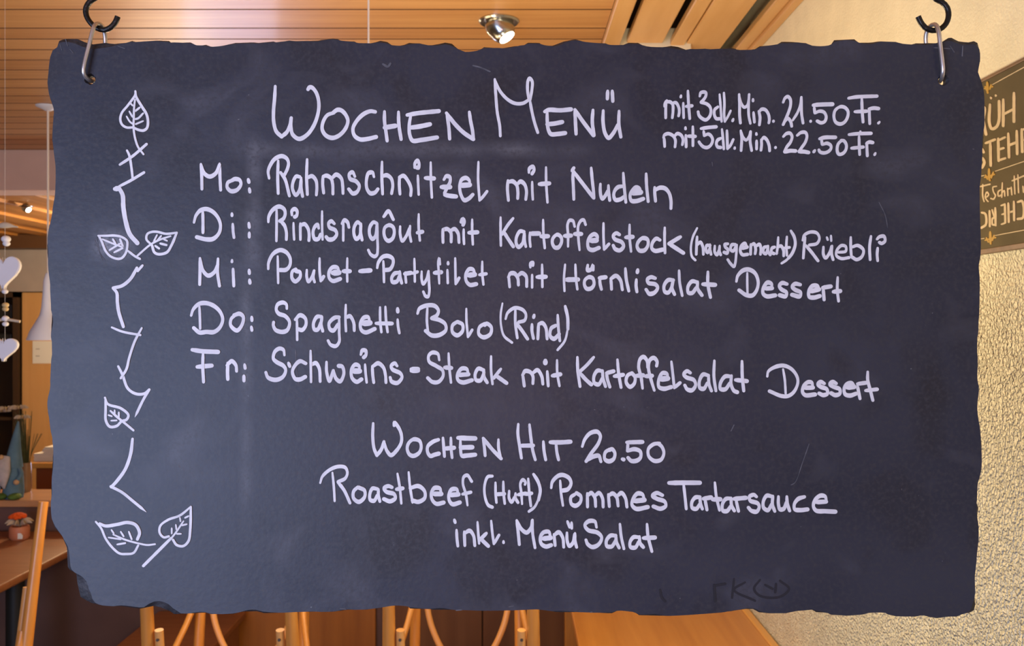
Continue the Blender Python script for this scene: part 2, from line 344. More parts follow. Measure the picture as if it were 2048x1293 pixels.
# ------------------------------------------------------------------ slate menu board
OUT = """115,79.5 122,77 129,75.6 152,75.6 166,81.5 183.5,86.4 207,83.4 226.5,85.4 250,83.4 261.6,79.5 271,82.5 310,78.5 336,79.5 340,83.4 379,82.5
392.5,89.3 410,87.3 426,93.2 440,91 455,86.5 469,83.4 485,83 506,82.5 516,83.4 545.5,80.5 553,83.4 577,78.6 596,80.5 635,78.6 664.6,74.6 674,75.6 682,80 707.6,80.5 717,85.4 741,85
760,79 774,81.5 784,89.3 800,90 817.6,83.4 839,84.4 856.6,89.3 878,85.4 890,83 903.5,85.4 917,97 929,105 956,100 968,92 1003,94.8 1030.5,89.7 1050,89.3 1056,83 1079,83.4 1089,91 1105,89
1128,80.5 1151.6,76.2 1163,79.5 1172,83 1213,84.4 1218.6,89 1246,89.3 1257.7,83 1277,83.4 1295,92.8 1326,92 1343.6,89.7 1357,91.3 1373,97 1412,95 1422,97 1461,92.8 1472.5,95 1480,100 1511.6,96
1521,90 1553.7,88 1565,81.3 1580.6,81.3 1614,83.6 1625.6,91.4 1657,91.4 1663.8,88 1670.5,78 1711,76 1720,83 1740,83 1762.6,80.2 1794,81.3 1805,86.5 1823,89.2 1834.5,84.3 1884,83.6 1899.6,73.5 1906.4,73
1920,80.2 1940,82.5 1951,79.8 1958,83.6 1962.5,98 1963.6,120.6 1954.6,142 1959,153 1965,161.7 1970.5,178 1971,236 1970,282 1966.6,308 1965,334 1961.7,392 1961,418 1963,457 1964,506 1960,529 1961.7,565
1960,659 1954,678 1957.8,688 1956.8,763 1960.7,773 1960,795.5 1954.6,820 1961.7,854 1965.6,876.7 1967,921.5 1965.5,940.7 1960.7,958 1956,966 1955,1004.6 1960,1017 1957.5,1036.5 1959.7,1059 1958.5,1100
1951,1151.5 1952,1186.7 1953.6,1212 1951.4,1223 1941.8,1228 1924.6,1230.5 1916,1235.9 1892,1236 1877,1239 1862,1237 1849,1231.6 1832,1236 1795.7,1235.4 1778.5,1231.6 1770,1225.8 1737.7,1226.8 1727,1232
1694.7,1234 1664.6,1232 1656,1228 1634.5,1226.8 1626,1222.3 1596,1223 1574,1229 1540,1229.4 1519.4,1227 1507.7,1220.6 1492,1220.6 1449,1227 1384.6,1231.8 1341.6,1234.3 1279,1233 1265.5,1224 1234,1223.4
1224.5,1229 1195,1228 1160,1226.5 1132,1227 1112.5,1226.5 1075,1220 1044,1222.6 966,1224 917,1222 866,1222 858.6,1220.6 819.5,1219.6 813.7,1213 791.6,1212 760,1218 733,1221.6 694,1222 664.6,1226
596,1226 561,1228 526,1228.8 512,1225 481,1226 465,1230 440,1231 420,1230.6 410,1227.7 392.5,1228.6 345.6,1230.6 336,1224 318,1217 306.6,1214 297,1216 277,1220 242,1215 205,1214 181.6,1209 170,1203
158,1196 152,1169 149,1147.6 136.6,1141.7 132.5,1136 130.5,1096.5 121.8,1074.9 106,1056 100,1037.8 99.6,969.8 103,908 104.8,877 99.6,864.7 97,845 92.5,825 91.9,803.7 98.7,769.6 100,720 103,707.7
102.7,683 98.7,673.6 101,627 98.7,584 97,562 92.5,519 91,491 94,466 102,420.5 108.7,391 110,333 102,281 104,242 107.7,222.4 97,196 91.5,164 95.7,144 97,112 102,98 113.6,92.5"""
PX = 0.5e-3                                   # one picture pixel on the slate plane is half a millimetre
def bp(px, py, d=0.0): return Vector(((px - 1024) * PX, BY + d, CZ - (py - 646) * PX))
raw = [tuple(map(float, q.split(','))) for q in OUT.split()]
ring = []
for i in range(len(raw)):
    a = Vector(raw[i]); b = Vector(raw[(i + 1) % len(raw)]); n = max(1, int((b - a).length / 7))
    for j in range(n): ring.append(a.lerp(b, j / n))
N = len(ring)
def smooth_ring(r, k, it):
    for _ in range(it): r = [sum((r[(i + d) % N] for d in range(-k, k + 1)), Vector((0, 0))) / (2 * k + 1) for i in range(N)]
    return r
sm = smooth_ring(ring, 2, 2); nr = smooth_ring(ring, 4, 3)
CHIPS = ((162, 1182, 26, 24), (325, 1216, 26, 17), (180, 84, 44, 13), (1925, 84, 26, 9), (134, 1110, 30, 8))
front = []; outer = []; back = []
for i in range(N):
    t = (nr[(i + 2) % N] - nr[(i - 2) % N]).normalized(); inn = Vector((-t.y, t.x))
    p = ring[i]; ins = 1.8 + 4.2 * max(0, noise.noise(Vector((p.x * 0.021, p.y * 0.021, 3.1)))) * 1.6
    for cx, cy, rad, dep in CHIPS:
        dd = math.hypot(p.x - cx, p.y - cy) / rad
        if dd < 1.6: ins = max(ins, dep * max(0, 1 - (dd / 1.6) ** 2))
    j = 0.5 * noise.noise(Vector((p.x * 0.15, p.y * 0.15, 9)))
    outer.append(p + inn * j); front.append(sm[i].lerp(p, 0.3) + inn * ins); back.append(p + inn * (1.5 + 2 * abs(noise.noise(Vector((p.x * .05, p.y * .05, 5))))))
HOLES = ((180, 158), (1887, 160)); HR = 8.0
bm = B()
def vring(pts, d): return [bm.verts.new(bp(p.x, p.y, d)) for p in pts]
holes = [[Vector((cx + HR * math.cos(2 * PI * k / 20), cy + HR * math.sin(2 * PI * k / 20))) for k in range(20)] for cx, cy in HOLES]
hole_in = [[Vector((cx + HR * 1.45 * (1 + .12 * math.sin(3.1 * k)) * math.cos(2 * PI * k / 20), cy + HR * 1.35 * (1 + .12 * math.sin(1.7 * k)) * math.sin(2 * PI * k / 20))) for k in range(20)] for cx, cy in HOLES]
vf = vring(front, 0); vo = vring(outer, 0.0032); vb = vring(back, 0.009)
hf = [vring(h, 0) for h in hole_in]; hm = [vring(h, 0.003) for h in holes]; hb = [vring(h, 0.009) for h in holes]
def fill(outer_pts, outer_v, hole_pts, hole_v, mi):
    polys = [[Vector((p.x, p.y, 0)) for p in outer_pts]] + [[Vector((p.x, p.y, 0)) for p in h] for h in hole_pts]
    allv = list(outer_v) + [v for h in hole_v for v in h]
    for t in tessellate_polygon(polys):
        try: f = bm.faces.new([allv[i] for i in t]); f.material_index = mi
        except ValueError: pass
def bridge(a, b, mi):
    for i in range(len(a)):
        j = (i + 1) % len(a); f = bm.faces.new((a[i], a[j], b[j], b[i])); f.material_index = mi
fill(front, vf, hole_in, hf, 0); fill(back, vb, holes, hb, 1)
bridge(vf, vo, 1); bridge(vo, vb, 1)
for q in range(2): bridge(hf[q], hm[q], 1); bridge(hm[q], hb[q], 1)
board = thing('menu_board', 'large dark slate menu board with chipped edges and white chalk writing', 'menu board', (0, BY, bp(0, 1239)[2]))
def to_local(o):                                     # keep world coordinates under the board's empty
    o.matrix_parent_inverse = board.matrix_world.inverted() if False else Matrix.Translation(-board.location)
    return o
to_local(obj('slate_panel', bm, ['slate', 'slate_edge'], board))

# --- chalk strokes --------------------------------------------------------------------------------
WV, WH = 6.1, 9.0
def ribbon_px(bm, pts, f, wv, wh, taper=(0.8, 0.95), d=0.0004, step=1.7, mi=0):
    """a pen stroke through 2-D points; f(x, y, depth) gives the 3-D point"""
    q = catmull([Vector(p) for p in pts], step) if len(pts) > 1 else None
    if q is None:
        c = Vector(pts[0]); n = 14
        loop = [(c.x + wv * 0.62 * math.cos(2 * PI * k / n), c.y + wh * 0.55 * math.sin(2 * PI * k / n)) for k in range(n)]
        a = [bm.verts.new(f(x, y, -d)) for x, y in loop]; b = [bm.verts.new(f(x, y, 0)) for x, y in loop]
        bm.faces.new(a)
        for k in range(n): bm.faces.new((a[k], a[(k + 1) % n], b[(k + 1) % n], b[k]))
        return
    n = len(q); Ls = []; Rs = []
    tot = n - 1
    def tang(i): 
        t = q[min(i + 2, n - 1)] - q[max(i - 2, 0)]
        return t.normalized() if t.length > 1e-9 else Vector((1, 0))
    for i in range(n):
        t = tang(i); nn = Vector((-t.y, t.x)); u = i / tot
        h = 0.5 * math.hypot(wv * nn.x, wh * nn.y)
        e = 1.0
        if u < 0.18: e = taper[0] + (1 - taper[0]) * u / 0.18
        elif u > 0.85: e = taper[1] + (1 - taper[1]) * (1 - u) / 0.15
        h *= e * (1 + 0.07 * noise.noise(Vector((q[i].x * 0.12, q[i].y * 0.12, 7.7))))
        Ls.append(q[i] + nn * h); Rs.append(q[i] - nn * h)
    t0, t1 = tang(0), tang(n - 1)
    def cap(c, a, b, dr):
        r = (a - b).length / 2; s = (a - b).normalized(); o = []
        for k in range(1, 5):
            th = PI * k / 5; o.append(c + s * (r * math.cos(th)) + dr * (r * math.sin(th)))
        return o
    e1 = cap(q[-1], Ls[-1], Rs[-1], t1); e0 = cap(q[0], Rs[0], Ls[0], -t0)
    V = lambda p, dd: bm.verts.new(f(p.x, p.y, dd))
    g = 0.00005; tl = [V(p, -d - g * i / n) for i, p in enumerate(Ls)]; tr = [V(p, -d - g * i / n) for i, p in enumerate(Rs)]; c1 = [V(p, -d - g) for p in e1]; c0 = [V(p, -d) for p in e0]
    for i in range(n - 1): bm.faces.new((tl[i], tl[i + 1], tr[i + 1], tr[i]))
    bm.faces.new([tl[-1]] + c1 + [tr[-1]]); bm.faces.new([tr[0]] + c0 + [tl[0]])
    loop = tl + c1 + tr[::-1] + c0
    low = [bm.verts.new((f(p.x, p.y, 0.0))) for p in (Ls + e1 + Rs[::-1] + e0)]
    for i in range(len(loop)):
        j = (i + 1) % len(loop); bm.faces.new((loop[i], loop[j], low[j], low[i]))
def parse(s): return [tuple(map(float, q.split(','))) for q in s.split()]
LAYER = [0]
def strokes(bm, x0, y0, sc, text, wv=WV, wh=WH, f=bp, d=0.0004, step=1.7):
    """strokes separated by ';'; an optional leading *k scales the pen, > tapers the end to a point"""
    for s in text.split(';'):
        s = s.strip()
        if not s: continue
        k = 1.0; tp = (0.8, 0.95)
        while s[0] in '*>':
            if s[0] == '*': a, s = s[1:].split(None, 1); k = float(a)
            else: tp = (1.0, 0.15); s = s[1:].strip()
        pts = [(x0 + x / sc, y0 + y / sc) for x, y in parse(s)]
        LAYER[0] = (LAYER[0] + 1) % 9
        ribbon_px(bm, pts, f, wv * k, wh * k, tp, d + 0.00006 * LAYER[0], step)
def chalk(name, label, tiles, m='chalk', d=0.0004, **kw):
    bm = B()
    for t in tiles:
        kk = dict(kw); 
        if len(t) > 4: kk.update(t[4])
        strokes(bm, *t[:4], d=d, **kk)
    o = to_local(obj(name, bm, m, board, label=label)); return o

chalk('chalk_text', 'chalk heading reading WOCHEN MENÜ', [
 (530, 140, 5.12, "106,165 100,280 88,430 92,540 118,630 172,682;172,682 225,635 258,560 270,490;272,490 268,580 285,660 350,705 430,665 500,570 545,440 552,330 525,230 480,178 455,178 442,198;"
  "705,438 640,462 595,535 588,610 625,670 690,695 760,670 825,600 850,520 825,455 780,412 742,408 705,432;1130,428 1080,422 1010,452 940,522 902,600 918,672 975,710 1050,706 1138,685;"
  "1225,425 1225,520 1238,620 1252,725;*1.1 1225,590 1335,572;1368,430 1372,560 1395,710;1457,460 1560,442 1780,420;1492,470 1478,560 1482,660 1512,722 1600,716 1762,690;*1.05 1485,590 1580,578 1690,555"),
 (890, 140, 5.12, "20,445 40,590 48,705;15,440 100,550 190,640 290,708;250,430 262,520 282,620 290,700;*.85 510,95 520,250 535,430 560,570 567,675;*.8 510,100 560,210 640,300 720,342 800,340 858,305;"
  "*.85 858,305 845,200 850,110 866,85 892,115 890,200 870,310;*.85 868,300 885,400 915,530 950,640;1022,425 1060,408 1180,412 1290,402;1045,430 1048,540 1060,615 1085,655 1150,655 1230,645;1045,555 1120,548 1200,532;"
  "1330,405 1335,520 1342,655;1330,405 1400,510 1520,670;1515,410 1508,530 1525,670;1665,215 1662,295;1712,215 1718,320;1620,415 1618,530 1640,650 1675,695 1720,650 1770,560;1782,420 1780,560 1800,685")], wv=6.9, wh=9.0)
PR = dict(wv=5.5, wh=7.2)
chalk('chalk_text', 'chalk line reading mit 3dl. Min. 21.50 Fr.', [
 (1310, 170, 8.08, "190,250 160,300 155,345;178,270 172,400 172,530;178,275 240,272 283,310 290,420 278,530;285,310 300,288 340,288 385,370 390,440 380,500;*.95 455,290 457,400 462,530;419,170 415,195;530,95 540,300 560,545;505,345 595,335;"
  "722,180 740,125 790,112 820,125 820,175 780,240 745,275;745,282 830,302 885,350 903,420 880,510 820,562 760,540 710,490 695,430;1015,352 962,400 958,480 990,542 1050,545;*.85 1042,150 1055,300 1065,450 1075,590;*.9 1112,125 1120,300 1115,480 1128,590;*.8 1130,585 1175,510 1220,415;1262,550 1252,580;"
  "1357,150 1365,300 1365,480 1378,615;*.9 1360,170 1390,290 1440,358 1490,330 1512,240 1520,150;*.95 1520,150 1510,350 1515,500 1540,620;1590,440 1605,600;1582,228 1582,258;1675,420 1695,520 1685,645;1678,440 1720,392 1780,400 1830,470 1845,560 1837,612;*.8 1912,585"),
 (1540, 170, 8.08, "210,280 240,212 285,187 325,230 330,320 300,430 250,550 210,640;225,600 285,540 330,590 348,668;*.9 365,570 440,450 490,320 505,195;505,195 505,350 510,470 532,615;*.8 655,585;*1.2 700,325 780,317 1005,310;712,360 722,450;"
  "725,452 800,422 870,440 905,510 880,590 820,610 762,582;1130,352 1050,410 1030,510 1060,600 1130,630 1200,600 1252,510 1255,420 1200,360 1130,352;1270,212 1400,192 1722,180;1480,220 1485,400 1500,600;1372,430 1560,422;1602,382 1605,500 1610,625;*1.05 1600,385 1680,372 1750,380;*.9 1765,597 1750,615")], **PR)
chalk('chalk_text', 'chalk line reading mit 5dl. Min. 22.50 Fr.', [
 (1310, 170, 8.08, "135,850 150,810 210,785 290,820 328,890 322,1000;145,850 152,930 155,995;310,830 360,785 420,810 452,880 440,965;495,810 500,900 502,1000;490,685 492,710;610,670 612,800 612,980;530,825 648,830;745,703 850,687 985,675;785,745 795,820;"
  "797,818 860,792 910,830 930,890 900,970 840,1010 780,998 730,950 710,918;1062,860 1010,890 990,950 1012,1000 1060,1010;*.9 1080,715 1095,850 1110,1035;1160,735 1165,880 1170,1030;*.9 1172,1030 1220,970 1262,880;1288,1008 1286,1025;1385,735 1400,850 1390,1060;*.9 1388,745 1420,840 1470,890 1520,830 1542,750;1545,750 1535,900 1560,1060;"
  "1640,900 1640,1035;1635,778 1637,800;1715,880 1720,960 1710,1055;1722,888 1755,848 1800,880 1840,970 1850,1065;*.8 1945,1010"),
 (1540, 170, 8.08, "215,832 260,787 320,777 355,830 330,920 270,1000 232,1078;*1.1 238,1082 320,1062 410,1065;440,812 500,767 570,767 595,820 570,920 510,1010 467,1072;*1.1 470,1078 540,1075 620,1090;722,1055 705,1080;*1.1 802,868 880,848 1052,845;830,890 840,960;845,962 920,942 980,980 980,1030 930,1080 860,1098 802,1078 787,1048;"
  "1160,892 1100,950 1082,1060 1110,1118 1170,1108 1220,1050 1230,970 1190,902 1150,897;1277,800 1400,787 1630,780;1458,750 1460,770;1437,830 1440,980 1447,1125;1318,1020 1502,1002;1560,930 1565,1050 1570,1145;*1.05 1558,945 1600,922 1655,930;*.9 1700,1100 1687,1128")], **PR)
chalk('chalk_text', 'chalk day mark reading Mo:', [(380, 300, 5.12, "115,145 122,250 125,400;115,150 150,240 205,272 265,240 305,150;305,140 308,270 315,410;430,312 390,332 382,380 420,420 480,410 523,350 508,307 460,297 430,312;*1.15 598,300 605,330;*1.05 610,395 615,430")])
chalk('chalk_text', 'chalk line reading Rahmschnitzel mit Nudeln', [
 (380, 300, 5.12, "812,290 802,220 822,160 870,92 940,62 990,85 1010,130 1000,190 965,262;905,110 900,280 905,445;930,230 975,300 1020,470;1125,275 1090,270 1057,330 1052,400 1085,460 1120,420 1140,300;1140,285 1140,390 1155,475;1200,95 1195,280 1203,455;1207,282 1250,267 1290,310 1300,380 1295,460;"
  "1362,270 1360,350 1370,440;1368,270 1400,262 1445,290 1462,350 1465,450;1455,288 1500,252 1550,290 1565,370 1568,445;1690,272 1665,227 1632,250 1642,295 1700,320 1735,370 1710,430 1670,445 1627,400;1885,275 1870,232 1830,237 1808,310 1815,400 1850,443 1895,435 1925,400"),
 (760, 310, 5.12, "22,70 20,220 28,400;28,217 70,207 115,240 132,310 120,395;200,222 198,310 205,400;202,227 240,212 290,270 318,340 315,415;*.85 388,210 392,310 397,405;355,130 360,82 385,57 400,90 395,130 380,128;*.85 520,75 522,250 532,435;467,235 553,240;655,252 680,217 715,227 718,275 690,330 662,390;*1.1 630,328 718,328;665,408 715,418 780,425;"
  "*1.15 825,312 918,305;918,310 915,262 880,234 837,252 817,310 827,400 865,462 910,445 950,405;*.85 1008,70 1005,250 1020,465;*.85 1022,462 1060,420 1096,372;1310,260 1305,340 1315,465;1315,275 1360,270 1400,310 1412,380 1410,445;1405,300 1440,272 1480,300 1500,370 1493,455;*.85 1558,275 1560,370 1565,455;1525,180 1530,140 1565,120 1578,150 1557,193;*.85 1700,125 1702,290 1715,485;1633,298 1733,290"),
 (1100, 310, 6.827, "318,200 312,300 318,420 325,605;300,215 325,175;315,218 400,330 500,460 595,585;562,175 575,330 592,480 600,590;688,395 685,480 695,560 715,595 755,555 788,490;797,415 800,500 815,620;985,427 930,437 882,490 870,560 895,612 960,605 1010,570;1000,245 1010,400 1035,645;*1.3 1115,515 1235,508;*1.1 1140,475 1215,472;1238,500 1220,457 1175,442 1120,490 1092,560 1112,623 1180,628 1272,597;1312,255 1318,420 1340,635;1428,440 1430,530 1440,630;1432,480 1500,447 1570,457 1625,520 1650,620 1650,730")])
chalk('chalk_text', 'chalk day mark reading Di:', [(370, 400, 5.12, "95,230 115,160 160,107 215,92 280,115 340,180 366,260 350,340 290,398 220,403 125,380;185,120 187,230 187,335;*.95 490,245 495,330 503,385;482,138 483,160;655,235 660,280;660,335 660,380")])
chalk('chalk_text', 'chalk line reading Rindsragôut mit Kartoffelstock (hausgemacht) Rüebli', [
 (370, 400, 5.12, "855,225 860,170 900,102 965,67 1015,92 1028,140 1010,190 975,215;*.9 940,105 940,250 938,420;982,215 1020,260 1040,330 1040,405;*.8 1113,235 1115,320 1120,405;1097,155 1097,112 1125,92 1150,115 1145,160 1127,173;*.9 1182,240 1182,320 1183,405;1187,257 1225,247 1260,290 1272,350 1270,415;1370,290 1360,252 1332,272 1312,330 1330,398 1365,398 1390,350;*.8 1405,115 1405,260 1410,405;"
  "1530,242 1500,217 1472,240 1482,280 1540,310 1555,350 1520,398 1472,403 1447,377;*.85 1622,225 1622,320 1622,415;1610,242 1635,207 1665,227 1680,280;1800,252 1770,227 1737,270 1732,350 1755,398 1790,370 1803,262;1803,242 1800,330 1815,410"),
 (670, 400, 5.12, "425,237 395,227 357,280 357,360 385,398 415,370 430,262;*.85 435,240 435,380 438,500 430,560 405,578 365,555 342,512;500,170 548,115 598,200;555,257 512,282 502,340 520,398 550,418 590,393 608,330 595,277 555,257;*.9 668,270 668,350 690,418 730,370 763,290;*.9 770,265 765,340 780,425;*.85 858,145 858,280 870,415;845,335 895,325;1105,300 1105,370 1107,435;1112,302 1150,297 1185,330 1190,430;1187,312 1225,297 1260,340 1270,435;"
  "*.85 1318,300 1318,380 1322,450;*1.2 1292,225 1310,200 1322,220 1312,255;*.85 1405,200 1405,310 1412,455;1372,335 1458,330"),
 (970, 420, 5.12, "*.85 160,75 160,220 163,365;*.9 288,85 230,160 175,250;190,220 240,300 290,375;398,222 360,217 322,280 322,350 345,378 385,340 403,242;*.9 405,235 405,310 418,375;*.85 460,230 458,300 465,375;*1.05 468,242 553,240;*.85 595,100 598,240 612,390;575,270 645,268;740,252 697,287 690,340 715,383 750,383 783,330 778,277 740,252;*.85 850,375 850,250 845,150 865,107 900,112 918,170;815,265 880,262;"
  "*.85 968,410 955,270 955,160 985,107 1010,102 1030,150;918,245 985,245;*1.2 1085,315 1140,310;1145,320 1150,272 1120,247 1077,272 1052,330 1062,393 1100,410 1165,387;*.85 1213,135 1213,270 1220,405;*.85 1222,400 1268,348;1375,252 1345,237 1312,265 1332,300 1400,330 1418,370 1380,413 1332,398 1312,362;*.85 1480,150 1480,280 1495,425;1442,280 1510,275;1615,287 1572,322 1557,370 1580,413 1630,413 1668,360 1663,302 1615,287;"
  "1790,307 1755,292 1717,330 1707,390 1740,418 1820,405;*.9 1840,180 1838,300 1843,440;2000,275 1885,345;1885,345 2030,440"),
 (1350, 440, 4.6545, "*.8 205,75 165,160 147,260 157,340 188,374;205,155 200,230 197,320;207,232 235,207 258,250 263,320;325,237 295,237 287,280 302,303 325,262;325,227 325,270 335,320;370,240 370,300 390,323 410,280;415,240 412,290 425,325;490,222 462,227 467,250 490,275 485,308 457,300;560,227 527,232 517,275 540,288 568,242;*.9 575,230 568,330 560,400 548,433 515,405 490,368;*1.1 620,262 668,252;667,250 650,217 617,240 607,290 627,323 673,320;"
  "705,225 702,320;712,232 735,222 750,270 745,315;755,242 785,227 798,260 795,320;858,247 827,257 822,300 845,313 865,262;865,240 865,290 885,325;925,252 902,262 897,300 920,313;*.9 960,160 955,240 945,315;955,252 985,242 1008,280 1010,335;*.9 1040,155 1035,240 1040,330;*.8 1015,260 1063,255;*1.05 1078,100 1110,160 1118,230 1090,310 1055,355;*.75 1090,310 1040,370 992,403;*.9 1187,190 1202,142 1260,112 1320,122 1343,170 1320,218 1250,233;1210,160 1200,260 1193,355;1217,237 1270,300 1330,380;*.8 1412,160 1420,185;*.8 1450,145 1453,195;"
  "1380,250 1380,320 1400,353 1440,300 1456,245;1460,240 1455,310 1470,370;*.9 1520,300 1588,290 1588,247 1550,237 1507,280 1502,330 1545,358 1618,350;1635,160 1635,260 1640,330;1647,252 1700,237 1753,280 1738,340 1690,368 1647,345;1823,150 1810,250 1815,370;1885,260 1880,320 1885,380;1880,178 1900,157 1943,152 1953,195 1920,218 1902,208", dict(wv=5.4, wh=7.4))])
chalk('chalk_text', 'chalk day mark reading Mi:', [(380, 490, 5.12, "105,135 105,270 102,405;107,145 135,260 190,313 250,280 288,200;290,140 285,280 305,420;442,245 450,420;432,155 431,172;*1.05 607,255 610,292;*1.1 612,357 616,390")])
chalk('chalk_text', 'chalk line reading Poulet-Partyfilet mit Hörnlisalat Dessert', [
 (380, 490, 5.12, "803,245 807,180 852,92 925,52 990,77 1028,140 1023,210 985,253 925,256;*.8 900,115 902,250 905,390;1085,248 1050,272 1047,340 1080,373 1128,330 1128,280 1088,267;*.9 1198,255 1198,330 1215,373 1250,330 1273,262;*.85 1275,260 1265,330 1278,380;*.85 1328,135 1328,260 1340,370;1342,365 1370,322;*1.3 1465,285 1525,282;1528,275 1510,232 1465,227 1427,270 1427,335 1465,368 1538,347;*.8 1612,135 1610,260 1612,375;1572,268 1638,268;*1.05 1742,268 1848,260"),
 (740, 490, 5.12, "75,235 87,180 132,122 185,112 233,140 238,190 205,248 162,256;*.85 138,165 142,260 145,380;290,282 252,292 222,340 232,378 275,373 300,320;305,270 308,320 325,390;*.85 362,280 365,330 370,385;357,295 418,285;*.8 455,140 458,260 460,375;*.8 437,290 485,275;*.85 530,270 530,350 545,398 580,350 600,268;*.85 600,265 605,380 608,480 595,528 570,523 547,478;*.8 710,395 705,280 700,170 710,137 718,198;*1.05 662,285 728,278;*.85 793,255 797,390;800,175 800,195;*.85 873,135 875,270 878,400;*.9 880,395 913,337;"
  "*1.2 1010,310 1072,302;1073,292 1055,252 1017,247 982,300 987,370 1025,408 1088,400;*.85 1150,170 1150,290 1162,405;*.8 1122,305 1190,295;*.9 1420,320 1430,430;1417,330 1440,292 1480,292 1513,340 1520,410;1517,312 1555,287 1598,320 1605,425;*.85 1660,305 1660,435;1642,228 1645,190 1668,182 1668,210;*.85 1762,200 1765,430;1712,328 1800,325"),
 (1090, 500, 5.851, "*.8 235,170 222,330 228,480;*.85 355,170 362,330 378,460;*1.1 245,347 385,345;500,175 497,235 540,225 560,180 563,235;515,317 467,352 462,410 490,453 540,448 573,400 558,332 515,317;640,335 645,400 660,460;637,327 708,318;770,340 775,400 778,460;772,335 830,302 880,350 905,465;940,215 950,340 980,480;1068,345 1065,420 1075,490;*1.2 1085,230 1080,262;1288,330 1240,317 1197,345 1212,385 1290,402 1318,440 1280,498 1222,512 1182,462;"
  "1500,352 1440,352 1392,420 1402,488 1440,498 1480,440 1498,362;1500,350 1485,440 1515,520;*.9 1568,240 1575,380 1605,535;1780,377 1720,367 1672,430 1677,498 1720,503 1770,440;1785,370 1785,450 1835,530;1905,255 1905,400 1935,555;1848,400 1988,408"),
 (1400, 510, 5.851, "425,310 442,242 510,177 580,172 648,220 680,320 658,420 610,473 540,468 457,412;*.75 552,210 552,330 555,455;760,392 840,388;840,380 835,340 790,322 742,380 737,450 780,483 878,472;1015,340 960,327 927,360 950,400 1010,440 1000,483 932,470;1170,347 1112,337 1077,370 1110,405 1175,440 1165,483 1077,465;*1.1 1290,425 1390,402;1390,400 1370,362 1312,362 1272,420 1277,488 1330,498 1398,480;1440,400 1450,525;1437,382 1528,367;*.9 1610,260 1605,400 1620,540;1562,430 1638,422")])
chalk('chalk_text', 'chalk day mark reading Do:', [(370, 590, 5.12, "65,210 87,147 145,92 210,82 290,107 360,170 388,250 360,330 300,378 220,378 150,383 92,337;*.85 150,120 155,240 158,345;510,212 477,242 470,310 535,363 588,300 598,222 560,192 507,207;685,225 688,262;682,325 688,362")])
chalk('chalk_text', 'chalk line reading Spaghetti Bolo (Rind)', [
 (370, 590, 5.12, "1045,140 1040,97 1005,77 952,97 937,150 962,190 1030,217 1073,280 1050,358 1000,378 932,358 907,310 910,278;*.85 1147,250 1150,460;1130,252 1180,207 1233,240 1238,310 1200,358 1162,350;1398,222 1355,222 1317,290 1327,353 1360,353 1393,280;1405,225 1395,300 1412,370;1578,227 1535,232 1477,290 1487,350 1520,363 1568,300;*.9 1580,225 1580,380 1580,480 1545,523 1492,508 1467,467;*.85 1648,100 1645,250 1650,370;1657,227 1690,217 1728,280 1735,365;*1.3 1825,290 1895,285;1893,275 1875,227 1832,232 1797,290 1807,358 1850,383 1943,347;*.85 1998,125 2000,270 2012,380;*.9 1958,290 2120,292"),
 (770, 590, 5.12, "*.85 5,120 12,260 28,380;*.9 130,250 135,320 148,390;*1.2 130,138 132,172;334,190 352,142 430,107 510,112 548,160 530,210 482,238;*.85 435,130 430,260 440,370;482,240 560,257 618,300 623,360 560,408 480,413 417,367;740,272 692,312 692,380 740,413 793,370 793,302 745,275;*.8 833,140 835,270 850,430;*.85 852,425 893,357;1020,292 967,332 962,400 1010,433 1078,400 1088,330 1040,292 1022,310;*.7 1203,85 1185,200 1190,320 1220,420 1300,487;"
  "*.85 1235,245 1257,182 1330,132 1410,152 1443,200 1430,258 1370,278;*.9 1335,150 1335,290 1355,440;1347,292 1400,360 1460,450;1505,300 1505,370 1520,445;*1.1 1527,205 1522,230;1572,300 1565,450;1577,297 1610,287 1645,330 1660,450;1748,312 1702,342 1692,420 1730,448 1783,400;*.95 1768,205 1775,330 1790,470;*1.05 1845,115 1870,230 1873,350;*.7 1873,340 1840,470 1767,563")])
chalk('chalk_text', 'chalk day mark reading Fr:', [(370, 680, 5.12, "77,100 180,115 340,122;188,135 185,270 193,430;127,275 275,262;*1.15 440,235 437,330 440,402;432,260 480,217 523,260 530,320;612,250 618,290;*1.1 605,367 606,418")])
